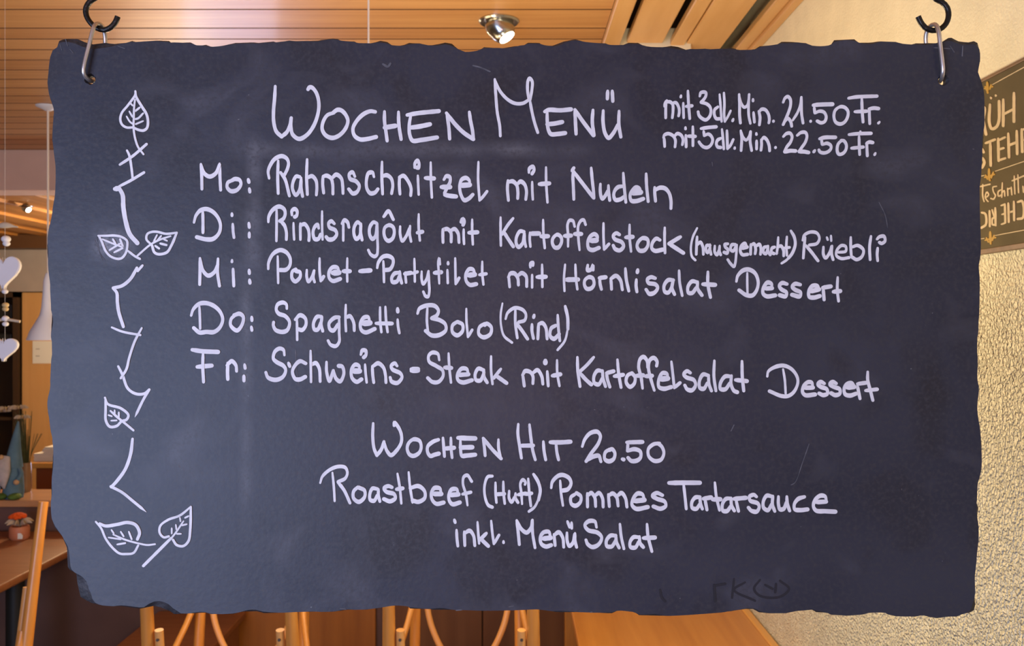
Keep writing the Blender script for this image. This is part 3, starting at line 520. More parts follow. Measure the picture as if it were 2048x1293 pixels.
chalk('chalk_text', 'chalk line reading Schweins-Steak mit Kartoffelsalat Dessert', [
 (370, 680, 5.12, "1020,155 1010,102 970,87 922,120 907,190 940,225 1010,265 1033,310 1003,378 930,408 852,383 830,332;1238,240 1180,217 1122,270 1102,330 1132,398 1180,403 1233,377;1062,235 1075,270;*.85 1288,110 1290,260 1293,430;1297,252 1340,237 1375,290 1385,425;1450,225 1452,330 1480,418 1520,312;1520,312 1550,398 1590,423 1628,340 1610,272 1577,265;*1.3 1720,318 1788,318;1788,315 1783,267 1745,252 1707,300 1712,388 1760,428 1808,402;*.85 1845,250 1850,330 1862,435;1802,150 1817,107 1853,112 1853,155 1832,178"),
 (740, 690, 5.12, "25,217 30,310 40,385;32,217 85,187 138,230 160,310 165,385;278,215 255,187 217,215 232,250 310,290 328,330 280,388 222,373 207,332;*1.05 425,248 492,246;*1.05 425,264 492,262;*.95 710,155 695,92 640,77 602,110 607,170 680,215 743,260 748,320 700,378 640,378 592,337;*.85 805,85 812,220 830,385;767,230 833,235;905,307 1008,300;1008,298 990,247 940,242 897,300 902,358 950,383 1043,360;1163,257 1110,242 1077,300 1087,358 1130,363 1163,300;1165,250 1170,330 1200,385;"
  "*.85 1240,115 1240,260 1255,400;*.9 1340,245 1267,340;1292,315 1398,390;1565,310 1580,420;1562,308 1590,267 1640,277 1668,320 1668,395;1667,287 1715,257 1758,320 1770,400;1815,270 1825,420;*1.6 1796,160 1795,185;*.85 1915,155 1918,290 1940,420;1868,315 1948,300"),
 (1120, 690, 5.12, "178,125 182,260 205,425;*.9 345,125 280,200 200,275;207,290 260,350 320,405;428,267 385,262 347,320 352,388 395,403 433,340;435,260 440,340 465,425;475,285 485,350 510,430;*.95 477,287 548,268;588,150 600,290 625,435;*.95 557,320 645,305;738,287 692,312 677,380 715,428 758,398 768,330 735,287;845,445 830,330 805,220 822,142 855,122 890,160 898,230;782,315 850,310;965,465 930,350 905,230 922,152 960,132 993,170 988,215;877,320 940,315;"
  "*1.25 1025,350 1102,342;1103,345 1093,297 1050,287 1012,350 1012,428 1060,448 1138,430;*.9 1140,170 1155,300 1170,440;*.9 1172,437 1228,387;1333,285 1300,267 1267,300 1292,330 1370,360 1388,410 1350,463 1302,453 1277,412;1518,312 1465,302 1427,370 1432,438 1470,448 1508,390;1520,310 1525,400 1550,470;*.95 1580,160 1575,320 1595,470;1748,322 1690,322 1642,390 1642,448 1690,453 1738,390;1755,312 1750,400 1780,468 1812,483;1862,165 1865,320 1880,470;1798,358 1912,370"),
 (1460, 700, 5.851, "*.9 435,310 447,252 520,202 620,182 710,217 778,300 793,380 748,488 680,538 600,538 462,482;*.75 620,225 640,350 650,510;870,442 968,440;968,430 953,382 910,377 862,420 847,490 880,528 993,520;1100,392 1060,372 1027,400 1060,430 1130,460 1138,508 1090,528 1042,508;1240,392 1202,372 1167,400 1210,430 1280,460 1283,508 1230,528 1182,505;1370,442 1453,432;1453,428 1420,387 1362,402 1332,460 1347,518 1400,533 1473,510;1490,420 1520,570;*.9 1492,397 1598,382;1610,255 1610,350 1640,470 1670,590;*.85 1587,475 1718,460")])
chalk('chalk_text', 'chalk heading reading WOCHEN HIT 20.50', [
 (720, 830, 6.0235, "160,100 155,260 170,400 205,488;205,488 260,410 290,320;290,320 325,430 375,483 440,430 498,330 498,230 460,142 415,92 412,128;650,292 592,332 570,400 592,468 640,493 710,458 738,390 718,312 650,292;945,297 880,322 817,380 817,450 850,493 900,478 950,465;1000,275 1010,400 1018,500;*.95 1095,275 1098,400 1110,515;1025,405 1133,395;*1.1 1182,275 1290,280 1388,282;1210,310 1212,400 1228,488 1290,488 1388,478;*1.05 1212,392 1352,388;1485,280 1500,400 1508,490;1485,280 1590,410 1700,525;*.95 1668,295 1670,400 1695,520"),
 (1010, 830, 6.0235, "160,110 155,220 175,370 198,520;295,115 310,260 335,430 365,540;*.95 182,370 338,368;462,320 470,430 490,540;547,328 660,330 788,322;615,350 625,450 645,540;930,380 962,292 1030,217 1110,202 1148,250 1125,340 1040,460 977,558;987,545 1060,502 1128,492 1155,562;1260,412 1207,452 1202,530 1250,558 1308,528 1323,460 1290,412 1255,422;1415,532 1428,537;*.95 1468,330 1655,325;1480,345 1475,430;1477,432 1560,412 1628,440 1633,508 1590,548 1522,553 1482,515;*.95 1860,342 1790,352 1727,410 1732,498 1800,553 1878,538 1913,460 1888,382 1840,342")])
chalk('chalk_text', 'chalk line reading Roastbeef (Huft) Pommes Tartarsauce', [
 (630, 920, 5.12, "*.85 55,235 77,170 150,102 240,67 310,77 333,130 310,188 240,222;*.8 180,130 195,280 203,420;*.95 237,227 300,310 360,440;440,277 397,322 397,390 450,428 508,380 508,312 450,282;638,297 590,292 562,350 567,408 605,418 640,360;650,300 650,360 665,425;788,280 750,267 707,290 732,325 810,350 823,390 770,423 707,400;*.85 845,140 870,290 885,445;*.95 837,300 898,290;*.85 960,125 975,280 1000,435;977,287 1060,267 1123,320 1123,390 1060,428 1002,415;*1.1 1212,347 1293,347;1293,340 1278,292 1225,287 1192,340 1202,408 1245,448 1318,435;*1.1 1382,360 1468,352;1468,350 1450,302 1402,302 1372,350 1377,418 1410,453 1483,435;"
  "*.85 1562,465 1545,350 1515,240 1525,172 1560,157 1605,220;*.8 1512,350 1595,330;*.85 1815,165 1770,172 1737,260 1742,380 1775,463 1815,483"),
 (950, 930, 5.12, "*.85 210,180 212,300 220,385;*.9 290,170 293,290 305,395;*.9 217,300 300,295;*.9 350,265 350,340 375,378 405,330;*.9 415,290 415,340 440,385;*.85 482,400 475,290 465,190 490,152 518,180 512,200;*.85 442,305 520,290;*.9 545,140 555,280 572,420;*.85 512,300 578,290;600,95 645,170 668,260 650,360;*.7 655,340 610,430 552,476;780,235 792,172 850,112 900,102 963,135 983,190 950,248 890,263;*.85 872,160 880,280 900,415;1020,302 982,332 987,398 1030,418 1078,380 1083,322 1040,287;"
  "1150,290 1152,430;1157,312 1190,287 1225,330 1235,425;1232,312 1270,287 1305,340 1312,430;1365,300 1375,425;1372,312 1410,292 1450,330 1465,420;1462,312 1500,287 1540,340 1555,430;*1.1 1630,370 1733,358;1733,350 1713,302 1665,292 1622,340 1607,408 1650,448 1768,430;1918,310 1860,287 1817,315 1860,345 1940,375 1953,418 1900,448 1827,425"),
 (1320, 940, 5.389, "*1.05 97,140 250,138 428,138;*.95 255,165 270,300 282,420;428,292 380,297 342,350 347,408 390,418 428,370;430,290 435,360 455,420;485,320 505,430;467,310 548,295;*.9 590,135 605,280 640,435;*1.05 567,318 648,315;758,307 710,312 672,370 677,438 720,443 763,390;765,300 770,380 800,440;820,330 845,445;797,312 923,300;1038,288 1010,267 962,290 972,330 1050,360 1068,400 1040,448 982,438 952,405;"
  "1208,287 1150,277 1112,340 1117,408 1160,433 1203,370;1215,280 1210,370 1235,445;1275,285 1275,370 1292,423 1330,418 1360,350;1365,285 1370,360 1395,440;1555,290 1490,312 1447,370 1452,423 1510,433 1588,425;1680,347 1788,342;1793,338 1778,287 1730,277 1672,320 1652,390 1682,438 1780,445 1888,450")])
chalk('chalk_text', 'chalk line reading inkl. Menü Salat', [
 (890, 1030, 4.6545, "*.95 108,140 112,220 120,290;88,45 95,70;180,155 185,285;187,167 230,147 265,190 278,285;*.85 303,65 310,170 318,265;385,170 327,230;337,227 403,290;*.85 430,55 440,160 455,270;*.85 457,267 503,187;545,245 545,258;668,50 680,150 692,275;668,52 710,130 760,163 800,120 813,50;*.95 815,45 815,160 838,305;*1.1 912,220 983,212;983,205 965,157 917,162 887,210 897,268 940,293 988,280;1015,180 1025,285;1017,187 1060,162 1095,210 1105,300;*.9 1140,60 1160,115;*.9 1178,70 1180,125;1135,165 1137,240 1157,288 1190,260 1206,180;1210,170 1210,240 1225,300;"
  "1410,115 1395,62 1340,57 1302,95 1332,140 1420,165 1458,210 1430,273 1372,298 1327,270 1312,232;1588,192 1540,192 1502,240 1507,288 1550,293 1588,240;1590,185 1595,250 1620,305;*.95 1628,85 1640,200 1665,315;1798,207 1755,207 1722,255 1727,298 1770,303 1803,250;1810,200 1815,260 1845,300;1880,85 1890,200 1925,340;1848,215 1953,210")])
LV = dict(wv=4.6, wh=4.8)
chalk('chalk_leaf', 'chalk drawing of an upright leaf at the top of the vine', [(170, 170, 6.464, "655,80 650,130 560,260 480,360 460,440 482,510 540,548 625,548;*1.15 655,80 665,150 740,280 800,380 818,480 803,558 760,588 690,578 640,555;*.9 650,190 638,300 635,420 632,550 650,680 690,800 760,895;*.8 590,235 620,265;*.8 575,340 615,410;*.75 540,405 580,470 615,500;*.9 710,290 655,335;*.9 755,365 690,430 655,440;*.75 755,465 660,505")], **LV)
chalk('chalk_leaf', 'chalk drawing of a smudged leaf on the left of the leaf pair', [(170, 350, 6.464, "175,785 290,785 380,782 480,802 545,850 550,930 530,1010 480,1073 420,1083 330,1048 270,980 220,860 185,790;*.8 230,830 350,880 480,930;560,980 650,1050 715,1085;*.85 365,830 400,890;455,830 490,920;*.85 320,970 450,890;*.85 380,1000 490,945")], **LV)
chalk('chalk_leaf', 'chalk drawing of a leaf on the right of the leaf pair', [(170, 350, 6.464, "1190,745 1050,760 940,735 870,735 810,762 797,830 850,890;*1.15 1190,745 1120,910 1060,1000 950,1023 900,998 870,910;*.85 1110,790 960,840 850,900 680,1045;*.75 935,775 895,855;*.75 990,785 945,840;*.75 1020,830 1065,850;975,885 1055,905;*.95 910,915 960,950")], **LV)
chalk('chalk_leaf', 'small chalk leaf below the middle of the vine', [(170, 510, 3.592, "*1.15 145,1025 165,1070 260,1102 313,1150 300,1183 265,1195 230,1228 180,1233 152,1190 150,1110 150,1040;185,1120 240,1170 290,1210 350,1260;*.8 215,1115 215,1140;*.8 245,1130 245,1165;*.7 170,1150 195,1158;*.7 190,1190 230,1188")], **LV)
chalk('chalk_leaf', 'chalk drawing of a wide leaf at the bottom left', [(170, 850, 4.311, "*1.4 130,850 180,870 280,857 370,840 440,862 473,930 455,985;95,835 140,890 180,980 240,1060 300,1108 350,1113 420,1103 460,1040;*.8 245,945 350,990 480,1025 540,1035 605,1028;*.8 230,905 250,935;*.8 310,920 335,960;*.8 380,920 405,985;*.75 205,970 310,985;*.8 280,1030 350,1018")], **LV)
chalk('chalk_leaf', 'chalk drawing of a leaf with a long stem at the bottom', [(170, 850, 4.311, "915,705 820,780 720,817 652,870 647,930 682,968 725,960;*1.1 915,705 910,900 895,1000 850,1043 792,1033 762,990;*.8 850,830 790,920 740,985;*1.3 745,975 640,1080 505,1215;*.75 820,800 825,830;*.75 785,860 790,900;*.75 750,890 750,935;*.75 895,785 865,800;*.75 880,855 840,865;*.75 830,938 795,938")], **LV)
chalk('chalk_vine', 'zigzag chalk vine stem down the left side', [
 (170, 170, 6.464, "*.85 455,1030 620,920 800,765;*.75 545,845 575,910 600,1050 620,1220;*.85 445,1310 600,1230 765,1130"),
 (170, 350, 6.464, "*1.5 390,180 440,172;*1.35 445,170 490,260 500,420 530,600 580,760 680,880"),
 (170, 510, 3.592, "*.8 415,75 380,115;375,92 330,170 270,220 205,237;205,240 230,270 235,340 245,410 278,515;*.7 195,520 270,550 400,575;*.75 410,525 360,620 320,740 300,820 260,885;*.85 240,800 270,860 310,960 370,998 430,995 463,967;>*.8 463,967 420,1040 360,1165"),
 (170, 850, 4.311, "412,120 395,250 350,380 280,480 230,535;>*.85 225,530 320,580 420,660 530,750")], wv=6.6, wh=6.8)
for q in ("*.35 1775,455 1770,430 1758,405;*.3 1618,888 1605,925 1590,965 1582,970;*.9 766,128 776,133 781,127;*.6 946,131 962,135 980,143;*.3 1424,324 1425,332;*.3 194,472 200,505 210,520;*.3 190,480 205,520;*.45 591,700 592,720 594,745 598,768;*.3 120,88 124,100;*.3 131,78 136,92;*.3 140,98 147,106;*.3 236,92 250,97;"
  "*.4 1900,92 1908,104;*.4 1925,92 1924,112;*.4 1868,95 1900,97;*.35 680,1217 692,1219;*.4 912,1221 924,1220;*.3 1018,1214 1027,1212;*.4 1468,850 1462,862;*.35 1180,1225 1184,1224").split(';'):
    chalk('chalk_smudge', None, [(0, 0, 1, q)], m='dust', d=0.0001, wv=5, wh=5)
for q in "1320,1180 1323,1195 1330,1203;1428,1170 1430,1203;1428,1172 1450,1168;1468,1158 1464,1196;1490,1165 1468,1180 1510,1202;1520,1160 1508,1178 1520,1192 1560,1194 1578,1178 1560,1162;1530,1170 1545,1178;1552,1168 1550,1185".split(';'):
    chalk('chalk_smudge', 'dark ghost of wiped old writing', [(0, 0, 1, q)], m='ghost', d=0.00005, wv=5, wh=5)

# ------------------------------------------------------------------ hooks and wire loops
def hook(side):
    s = -1 if side == 'l' else 1
    sh = (lambda x, y, d=0.0: bp(x, y, d))
    if side == 'l':
        arc = [(232, 30), (228, 40), (219, 51), (205, 57), (190, 53), (177, 42), (169, 28), (168, 14), (176, 0), (188, -8), (197, -14), (199, -26), (199, -60)]
        lab = 'black iron open hook above the left corner of the slate board'
    else:
        arc = [(1840, 30), (1845, 41), (1854, 52), (1869, 58), (1884, 55), (1896, 44), (1901, 28), (1898, 12), (1888, 1), (1876, -5), (1869, -14), (1867, -26), (1867, -60)]
        lab = 'black iron open hook above the right corner of the slate board'
    t = thing('ceiling_hook', lab, 'hook', (0, 0, 0), group=None)
    Y = 0.004
    pts = [bp(x, y, Y) for x, y in arc]
    top = Vector((pts[-1].x, pts[-1].y, ZC))
    t.location = top
    bm = B(); tube(bm, pts + [Vector((top.x, top.y, ZC - 0.3)), top + Vector((0, 0, -0.004))], lambda u: 0.0027, 12, 0.004)
    o = obj('hook_rod', bm, 'iron', t, smooth=True); o.matrix_parent_inverse = Matrix.Translation(-top)
    bm = B(); lathe(bm, [(0.0, 0), (0.022, 0), (0.022, -0.004), (0.008, -0.008), (0.0, -0.008)], 24, (top.x, top.y, ZC))
    o = obj('ceiling_plate', bm, 'iron', t, smooth=True); o.matrix_parent_inverse = Matrix.Translation(-top)
hook('l'); hook('r')
def wire(pts, loc, lab, r=0.0021):
    bm = B(); tube(bm, [bp(*p) for p in pts], r, 10, 0.003)
    o = obj('wire_loop', bm, 'wire', smooth=True); tag(o, lab, 'wire loop', None); return o
wire([(186, 160, 0.016), (181, 159, 0.010), (176, 158, 0.001), (173, 151, -0.0045), (173, 143, -0.006), (183, 96, -0.0055), (191, 58, -0.004), (192, 48, 0.0), (196, 45.0, 0.004), (199, 50, 0.008), (199, 65, 0.0125), (194, 110, 0.0155), (188, 150, 0.0165)],
     None, 'bent silver wire from the left hook through the slate')
wire([(1887, 161, 0.016), (1886, 160, 0.010), (1884, 157, 0.001), (1881, 150, -0.0045), (1880, 142, -0.006), (1876, 100, -0.0055), (1872, 60, -0.004), (1871, 49, 0.0), (1868, 46.5, 0.004), (1864, 51, 0.008), (1863, 66, 0.0125), (1872, 110, 0.0155), (1882, 150, 0.0165)],
     None, 'bent silver wire from the right hook through the slate')

# ------------------------------------------------------------------ lamps
def eyeball(loc, lab, aim, sc=1.0):
    t = thing('spotlight', lab, 'spotlight', loc); t.scale = (sc, sc, sc)
    bm = B(); lathe(bm, [(0.036, -0.002), (0.044, -0.007), (0.054, -0.007), (0.058, -0.003), (0.058, 0.0), (0.036, 0.0)], 32)
    obj('rim', bm, 'chrome', t, smooth=True)
    d = Vector(aim).normalized(); q = d.to_track_quat('Z', 'Y').to_matrix().to_4x4()
    bm = B(); prof = [(0.0, -0.040)] + [(0.040 * math.cos(a), 0.040 * math.sin(a)) for a in [deg(x) for x in range(-80, 21, 10)]] + [(0.034, 0.030), (0.027, 0.042), (0.024, 0.044), (0.022, 0.034), (0, 0.031)]
    lathe(bm, prof, 28, mx=Matrix.Translation((0, 0, -0.014)) @ q); obj('lamp_head', bm, 'chrome', t, smooth=True)
    bm = B(); lathe(bm, [(0, 0.034), (0.0225, 0.034), (0.022, 0.040), (0.012, 0.0435), (0, 0.0445)], 24, mx=Matrix.Translation((0, 0, -0.014)) @ q); obj('lit_bulb', bm, 'bulb', t, smooth=True)
    return t
pl = P(998, 41, 0.865 * F / 605)
eyeball((pl.x, pl.y, ZC), 'round chrome spotlight with a lit bulb in the pine ceiling above the slate', (0.52, -0.18, -0.83))
eyeball((-2.755, 5.03, 2.304), 'small bright spotlight in the lower rear ceiling at the far left', (0.75, -0.4, -0.6), 0.62)

def pendant(x, y, z0, z1, lab, cr):
    t = thing('pendant_lamp', lab, 'pendant lamp', (x, y, z0))
    h = z1 - z0
    bm = B(); lathe(bm, [(0.078, 0), (0.066, 0.035), (0.046, 0.07), (0.030, 0.10), (0.024, 0.13), (0.020, 0.18), (0.017, 0.235), (0.010, 0.262), (0.006, 0.268), (0.006, 0.262), (0.014, 0.23), (0.017, 0.18), (0.021, 0.13), (0.027, 0.10), (0.043, 0.07), (0.063, 0.035), (0.075, 0.001)], 32)
    obj('lamp_shade', bm, 'white', t, smooth=True)
    bm = B(); tube(bm, [(0, 0, 0.255), (0, 0, h - 0.004)], cr, 8); obj('cord', bm, 'cord', t, smooth=True)
    bm = B(); lathe(bm, [(0, -0.018), (0.012, -0.018), (0.026, -0.010), (0.044, -0.003), (0.046, 0.0), (0, 0.0)], 28, (0, 0, h)); obj('canopy', bm, 'white', t, smooth=True)
    return t
pa = P(96, 215, 0.865 * F / 434)
pendant(pa.x, pa.y, P(0, 680, pa.y).z, ZC, 'white bell pendant lamp hanging beside the left edge of the slate', 0.0042)
pendant(-0.372, 2.3, 1.36, ZC, 'pendant lamp behind the slate, only its pale cord showing above', 0.0026)

# ------------------------------------------------------------------ hanging heart garland at the left edge
def heart_poly(w, h, n=40):
    o = []
    for k in range(n):
        a = 2 * PI * k / n; x = 16 * math.sin(a) ** 3; z = 13 * math.cos(a) - 5 * math.cos(2 * a) - 2 * math.cos(3 * a) - math.cos(4 * a)
        o.append((x / 32 * w, (z + 2.5) / 29 * h))
    return o
GY = 2.2
g = thing('heart_garland', 'white wooden hearts and beads strung at the left edge', 'garland', (P(10, 0, GY).x, GY, P(0, 722, GY).z))
gz = g.location.z; GX = g.location.x
def gp(px, py): v = P(px, py, GY); return (v.x - GX, 0, v.z - gz)
def gobj(name, bm, m, **k): return obj(name, bm, m, g, smooth=True, **k)
bm = B(); tube(bm, [(0, 0, 0.02), (0, 0, ZC - gz)], 0.00028, 6); gobj('string', bm, 'cord')
for cx, cy, wpx, hpx in ((8, 546, 68, 66), (8, 700, 58, 46)):
    c = gp(cx, cy); bm = B(); s = GY / F
    prism(bm, heart_poly(wpx * s, hpx * s), -0.006, 0.006, lambda x, y, d, c=c: (c[0] + x, c[1] + d, c[2] + y))
    bmesh.ops.bevel(bm, geom=[e for e in bm.edges if abs(e.verts[0].co.y - e.verts[1].co.y) < 1e-6], offset=0.002, segments=2, affect='EDGES')
    gobj('heart', bm, 'heart')
for cx, cy, r, m_ in ((12, 478, 9, 'heart'), (13, 487, 7, 'heart'), (10, 583, 6, 'heart'), (11, 610, 6.5, 'bead_gold'), (11, 618, 6, 'bead_gold'), (11, 637, 7, 'heart'), (11, 648, 6, 'heart')):
    bm = B(); ball(bm, gp(cx, cy), r * GY / F, (1, 1, 0.8)); gobj('bead', bm, m_)
for cx, cy, ww in ((10, 453, 26), (10, 642, 30)):
    bm = B(); a = gp(cx - ww, cy + 2); b = gp(cx, cy - 3); c = gp(cx + ww, cy + 1)
    tube(bm, [a, b, c], lambda u: 0.0015 + 0.0065 * math.sin(PI * u) ** 2 if ww < 28 else 0.0035, 10, 0.01); gobj('crossbar', bm, 'petal')

# ------------------------------------------------------------------ tin sign on the right wall
def wp(px, py, d=0.0):
    X = XW - 0.008; Y = X * F / (px - 1024)
    return Vector((X + d, Y, CZ - (py - 646) * X / (px - 1024)))
def sz(zx, zy): return (1900 + zx / 2.939, 100 + zy / 2.939)
tl = wp(*sz(190, 180)); tr = wp(*sz(435, 38)); bl = wp(*sz(190, 1203)); br = wp(*sz(435, 1163))
ztop = (tl.z + tr.z) / 2; zbot = (bl.z + br.z) / 2
sign = thing('wall_sign', 'dark olive tin sign with beige lettering on the cream plaster wall', 'wall sign', (XW, 1.38, zbot))
def sobj(name, bm, m, label=None):
    o = obj(name, bm, m, sign, label=label); o.matrix_parent_inverse = Matrix.Translation(-sign.location); return o
bm = B(); box(bm, (XW - 0.008, 1.10, zbot + 0.006), (XW - 0.0005, 1.66, ztop - 0.004), 0.001); sobj('sign_panel', bm, 'sign')
bm = B()
box(bm, (XW - 0.011, 1.094, zbot), (XW - 0.0005, 1.666, zbot + 0.008), 0.001); box(bm, (XW - 0.011, 1.094, ztop - 0.005), (XW - 0.0005, 1.666, ztop), 0.001)
box(bm, (XW - 0.011, 1.094, zbot), (XW - 0.0005, 1.101, ztop), 0.001); box(bm, (XW - 0.011, 1.659, zbot), (XW - 0.0005, 1.666, ztop), 0.001); sobj('sign_rim', bm, 'sign_rim')
SC = 2.939
def sign_line(name, txt, wv, wh, m='sign_text', label=None):
    bm = B(); strokes(bm, 1900, 100, SC, txt, wv, wh, f=wp, d=0.0005, step=1.0); sobj(name, bm, m, label)
sign_line('sign_text', "195,400 215,495;185,330 205,340 200,400;238,320 235,430 250,462 275,452 290,420 292,300;*.8 243,278 245,282;*.8 270,265 271,268;315,290 315,445;378,252 378,420;*.8 315,378 378,345;190,380 190,500", 6.0, 6.0, label='sign lettering RÜH')
sign_line('sign_text', "190,580 200,600;195,635 205,660 193,690;*.8 212,547 268,525;240,540 243,678;285,520 288,650;*.7 287,530 325,512;*.7 287,585 318,575;*.7 288,648 328,635;345,490 350,630;395,475 398,610;*.8 348,560 398,540;425,465 428,598;*.7 427,470 470,450;*.7 427,530 460,518;*.7 428,596 470,578", 5.6, 6.4, label='sign lettering STEHE')
sign_line('sign_text', "195,790 195,860 203,890;180,802 238,788;212,868 230,850 220,835 210,866 226,890;277,800 256,806 258,832 270,856 258,876 243,872;300,822 287,832 288,858 304,852;311,780 308,865;310,838 322,826 326,858;340,812 342,855;342,818 353,812;362,805 366,850;380,740 384,845;402,733 406,838;368,768 440,738;432,800 436,835", 3.0, 3.2, label='sign script te Schritt')
sign_line('sign_text', "190,955 210,962 214,1025 188,1045;236,945 238,1036;268,928 270,1030;*.8 270,1028 252,1025 252,990 268,984;*.8 264,984 250,940;325,905 328,1015;*.7 303,914 325,906;*.7 308,966 327,960;*.7 305,1024 328,1016;346,900 349,1010;379,890 381,1000;*.8 347,955 380,945;400,893 425,888 430,985 400,993;450,875 453,985", 4.6, 5.0, label='sign lettering upside down CHE RICH')
for q in "252,202 470,82;268,712 470,643;268,1090 470,1052;186,741 204,736;183,1110 204,1107".split(';'): sign_line('sign_rule', q, 1.5, 1.6)
sign_line('sign_ornament', "222,190 224,232;*.7 204,226 222,222 252,214;*.7 208,214 218,236;*.7 244,204 236,228;*.8 222,240 224,250", 5.2, 4.6, 'sign_gold', 'gold fleuron at the top of the sign')
sign_line('sign_ornament', "232,700 233,755;*.7 206,748 232,742 264,730;*.7 212,735 224,758;*.7 258,718 246,750;*.8 236,760 238,766", 5.2, 4.6, 'sign_gold', 'gold fleuron in the middle of the sign')
sign_line('sign_ornament', "238,1070 240,1130;*.7 208,1118 236,1110 270,1102;*.7 216,1104 228,1128;*.7 262,1090 252,1118;*.8 240,1130 242,1138", 5.2, 4.6, 'sign_gold', 'gold fleuron at the foot of the sign')

# ------------------------------------------------------------------ chairs
def make_chair(lab):
    t = thing('bentwood_chair', lab, 'chair', group=None)
    HX = 0.165
    def yp(z): return 0.02 + (0.06 * (1 - z / 0.46) if z < 0.46 else 0.0) + 0.09 * max(0, (z - 0.46) / 0.7) ** 1.15
    zs = [0, 0.2, 0.4, 0.5, 0.6, 0.7, 0.8, 0.9, 1.0, 1.1, 1.16]
    for s in (-1, 1):
        bm = B()
        tube(bm, [(s * (HX + 0.012 * (1 - z)), yp(z), z) for z in zs], lambda u: 0.0125 + 0.0045 * math.sin(PI * min(1, u * 1.05)) , 14, 0.03, flat=1.0, up=(1, 0, 0))
        obj('back_post', bm, 'beech', t, smooth=True)
    bm = B(); tube(bm, [(-HX, yp(1.10), 1.10), (-0.08, yp(1.10) + 0.022, 1.112), (0.08, yp(1.10) + 0.022, 1.112), (HX, yp(1.10), 1.10)], 0.034, 16, 0.02, flat=0.26, up=(0, 0, 1)); obj('crest_rail', bm, 'beech', t, smooth=True)
    bm = B()
    U = [(-0.139, 0.935), (-0.139, 0.86), (-0.137, 0.78), (-0.128, 0.70), (-0.112, 0.645), (-0.078, 0.58), (-0.04, 0.548), (0, 0.538)]
    U = U + [(-x, z) for x, z in U[-2::-1]]
    tube(bm, [(x, yp(z) + 0.002, z) for x, z in U], 0.0100, 12, 0.015); hp = obj('back_hoop', bm, 'beech_end', t, smooth=True)
    for s in (-1, 1):
        bm = B(); lathe(bm, [(0, 0), (0.0035, 0), (0.0035, 0.004), (0, 0.004)], 10, mx=Matrix.Translation((s * 0.139, yp(0.915) + 0.0148, 0.915)) @ Matrix.Rotation(PI / 2, 4, 'X')); obj('screw', bm, 'screw', hp)
    for s in (-1, 1):
        bm = B()
        pts = [(s * 0.160, yp(0.83) - 0.010, 0.83), (s * 0.166, yp(0.78) - 0.02, 0.78), (s * 0.183, -0.02, 0.70), (s * 0.216, -0.11, 0.58), (s * 0.208, -0.19, 0.472)]
        tube(bm, pts, 0.0098, 12, 0.015); obj('side_brace', bm, 'beech', t, smooth=True)
    bm = B(); prof = [(x, y) for x, y in ((-0.165, 0.03), (0.165, 0.03), (0.215, -0.08), (0.22, -0.23), (0.17, -0.29), (-0.17, -0.29), (-0.22, -0.23), (-0.215, -0.08))]
    prism(bm, prof, 0.445, 0.47, lambda x, y, d: (x, y, d)); bmesh.ops.bevel(bm, geom=list(bm.edges), offset=0.006, segments=2, affect='EDGES'); obj('seat', bm, 'beech', t, smooth=True)
    for s in (-1, 1):
        bm = B(); tube(bm, [(s * 0.18, -0.25, 0.446), (s * 0.19, -0.27, 0.0)], lambda u: 0.018 - 0.005 * u, 12); obj('front_leg', bm, 'beech', t, smooth=True)
    return t
def copy_tree(o, parent=None):
    c = o.copy(); C.objects.link(c)
    if parent is not None: c.parent = parent; c.matrix_parent_inverse = o.matrix_parent_inverse.copy()
    for ch in list(o.children): copy_tree(ch, c)
    return c
proto = make_chair('bentwood chair with its back turned, left of the two below the slate')
def place(o, x, y, rz, lab=None):
    o.location = (x, y, 0); o.rotation_euler = (0, 0, rz); o['group'] = 'orange bentwood chairs'
    if lab: o['label'] = lab
spots = ((-0.671, 2.115, PI, None), (-0.117, 2.115, PI, 'bentwood chair with its back turned, beside the right-hand table'),
         (-0.842, 2.83, 0, 'bentwood chair facing the camera behind the left backward-turned chair'),
         (-0.144, 2.83, 0, 'bentwood chair facing the camera across from the backward-turned chair by the right-hand table'),
         (-1.453, 2.36, deg(-28), 'bentwood chair standing alone at the brown table on the far left'))
for i, (x, y, rz, lab) in enumerate(spots):
    ch = proto if i == 0 else copy_tree(proto)
    place(ch, x, y, rz, lab)
    if i == 4:                                     # the chair at the brown table shows plain post ends without a crest rail
        for q in list(ch.children):
            if q.name.startswith('crest_rail'): bpy.data.objects.remove(q, do_unlink=True)

# ------------------------------------------------------------------ tables, bench
t = thing('dining_table', 'orange wooden table against the cream plaster wall below the slate', 'table', (0.475, 2.95, 0))
bm = B(); box(bm, (-0.285, -0.66, 0.695), (0.262, 0.66, 0.72), 0.004); obj('tabletop', bm, 'table_r', t)
bm = B(); box(bm, (0.262, -0.66, 0.692), (0.287, 0.66, 0.722), 0.005); obj('edge_strip', bm, 'table_edge', t, label='pale edge strip along the wall')
for sx in (-0.24, 0.24):
    for sy in (-0.6, 0.6):
        bm = B(); box(bm, (sx - 0.025, sy - 0.025, 0), (sx + 0.025, sy + 0.025, 0.695), 0.004); obj('leg', bm, 'beech', t)
bm = B(); box(bm, (-0.235, -0.6, 0.62), (0.235, 0.6, 0.694), 0.003); obj('apron', bm, 'beech', t)
t = thing('dining_table', 'brown wooden table with a black leg at the far left', 'table', (-2.42, 3.45, 0))
bm = B(); box(bm, (-0.63, -0.47, 0.690), (0.63, 0.47, 0.72), 0.010, 3); obj('tabletop', bm, 'table_l', t, smooth=True)
bm = B(); lathe(bm, [(0.0, 0.69), (0.06, 0.69), (0.034, 0.67), (0.034, 0.05), (0.22, 0.02), (0.22, 0), (0, 0)], 24, (0.46, 0.05, 0)); obj('leg', bm, 'black', t, smooth=True)
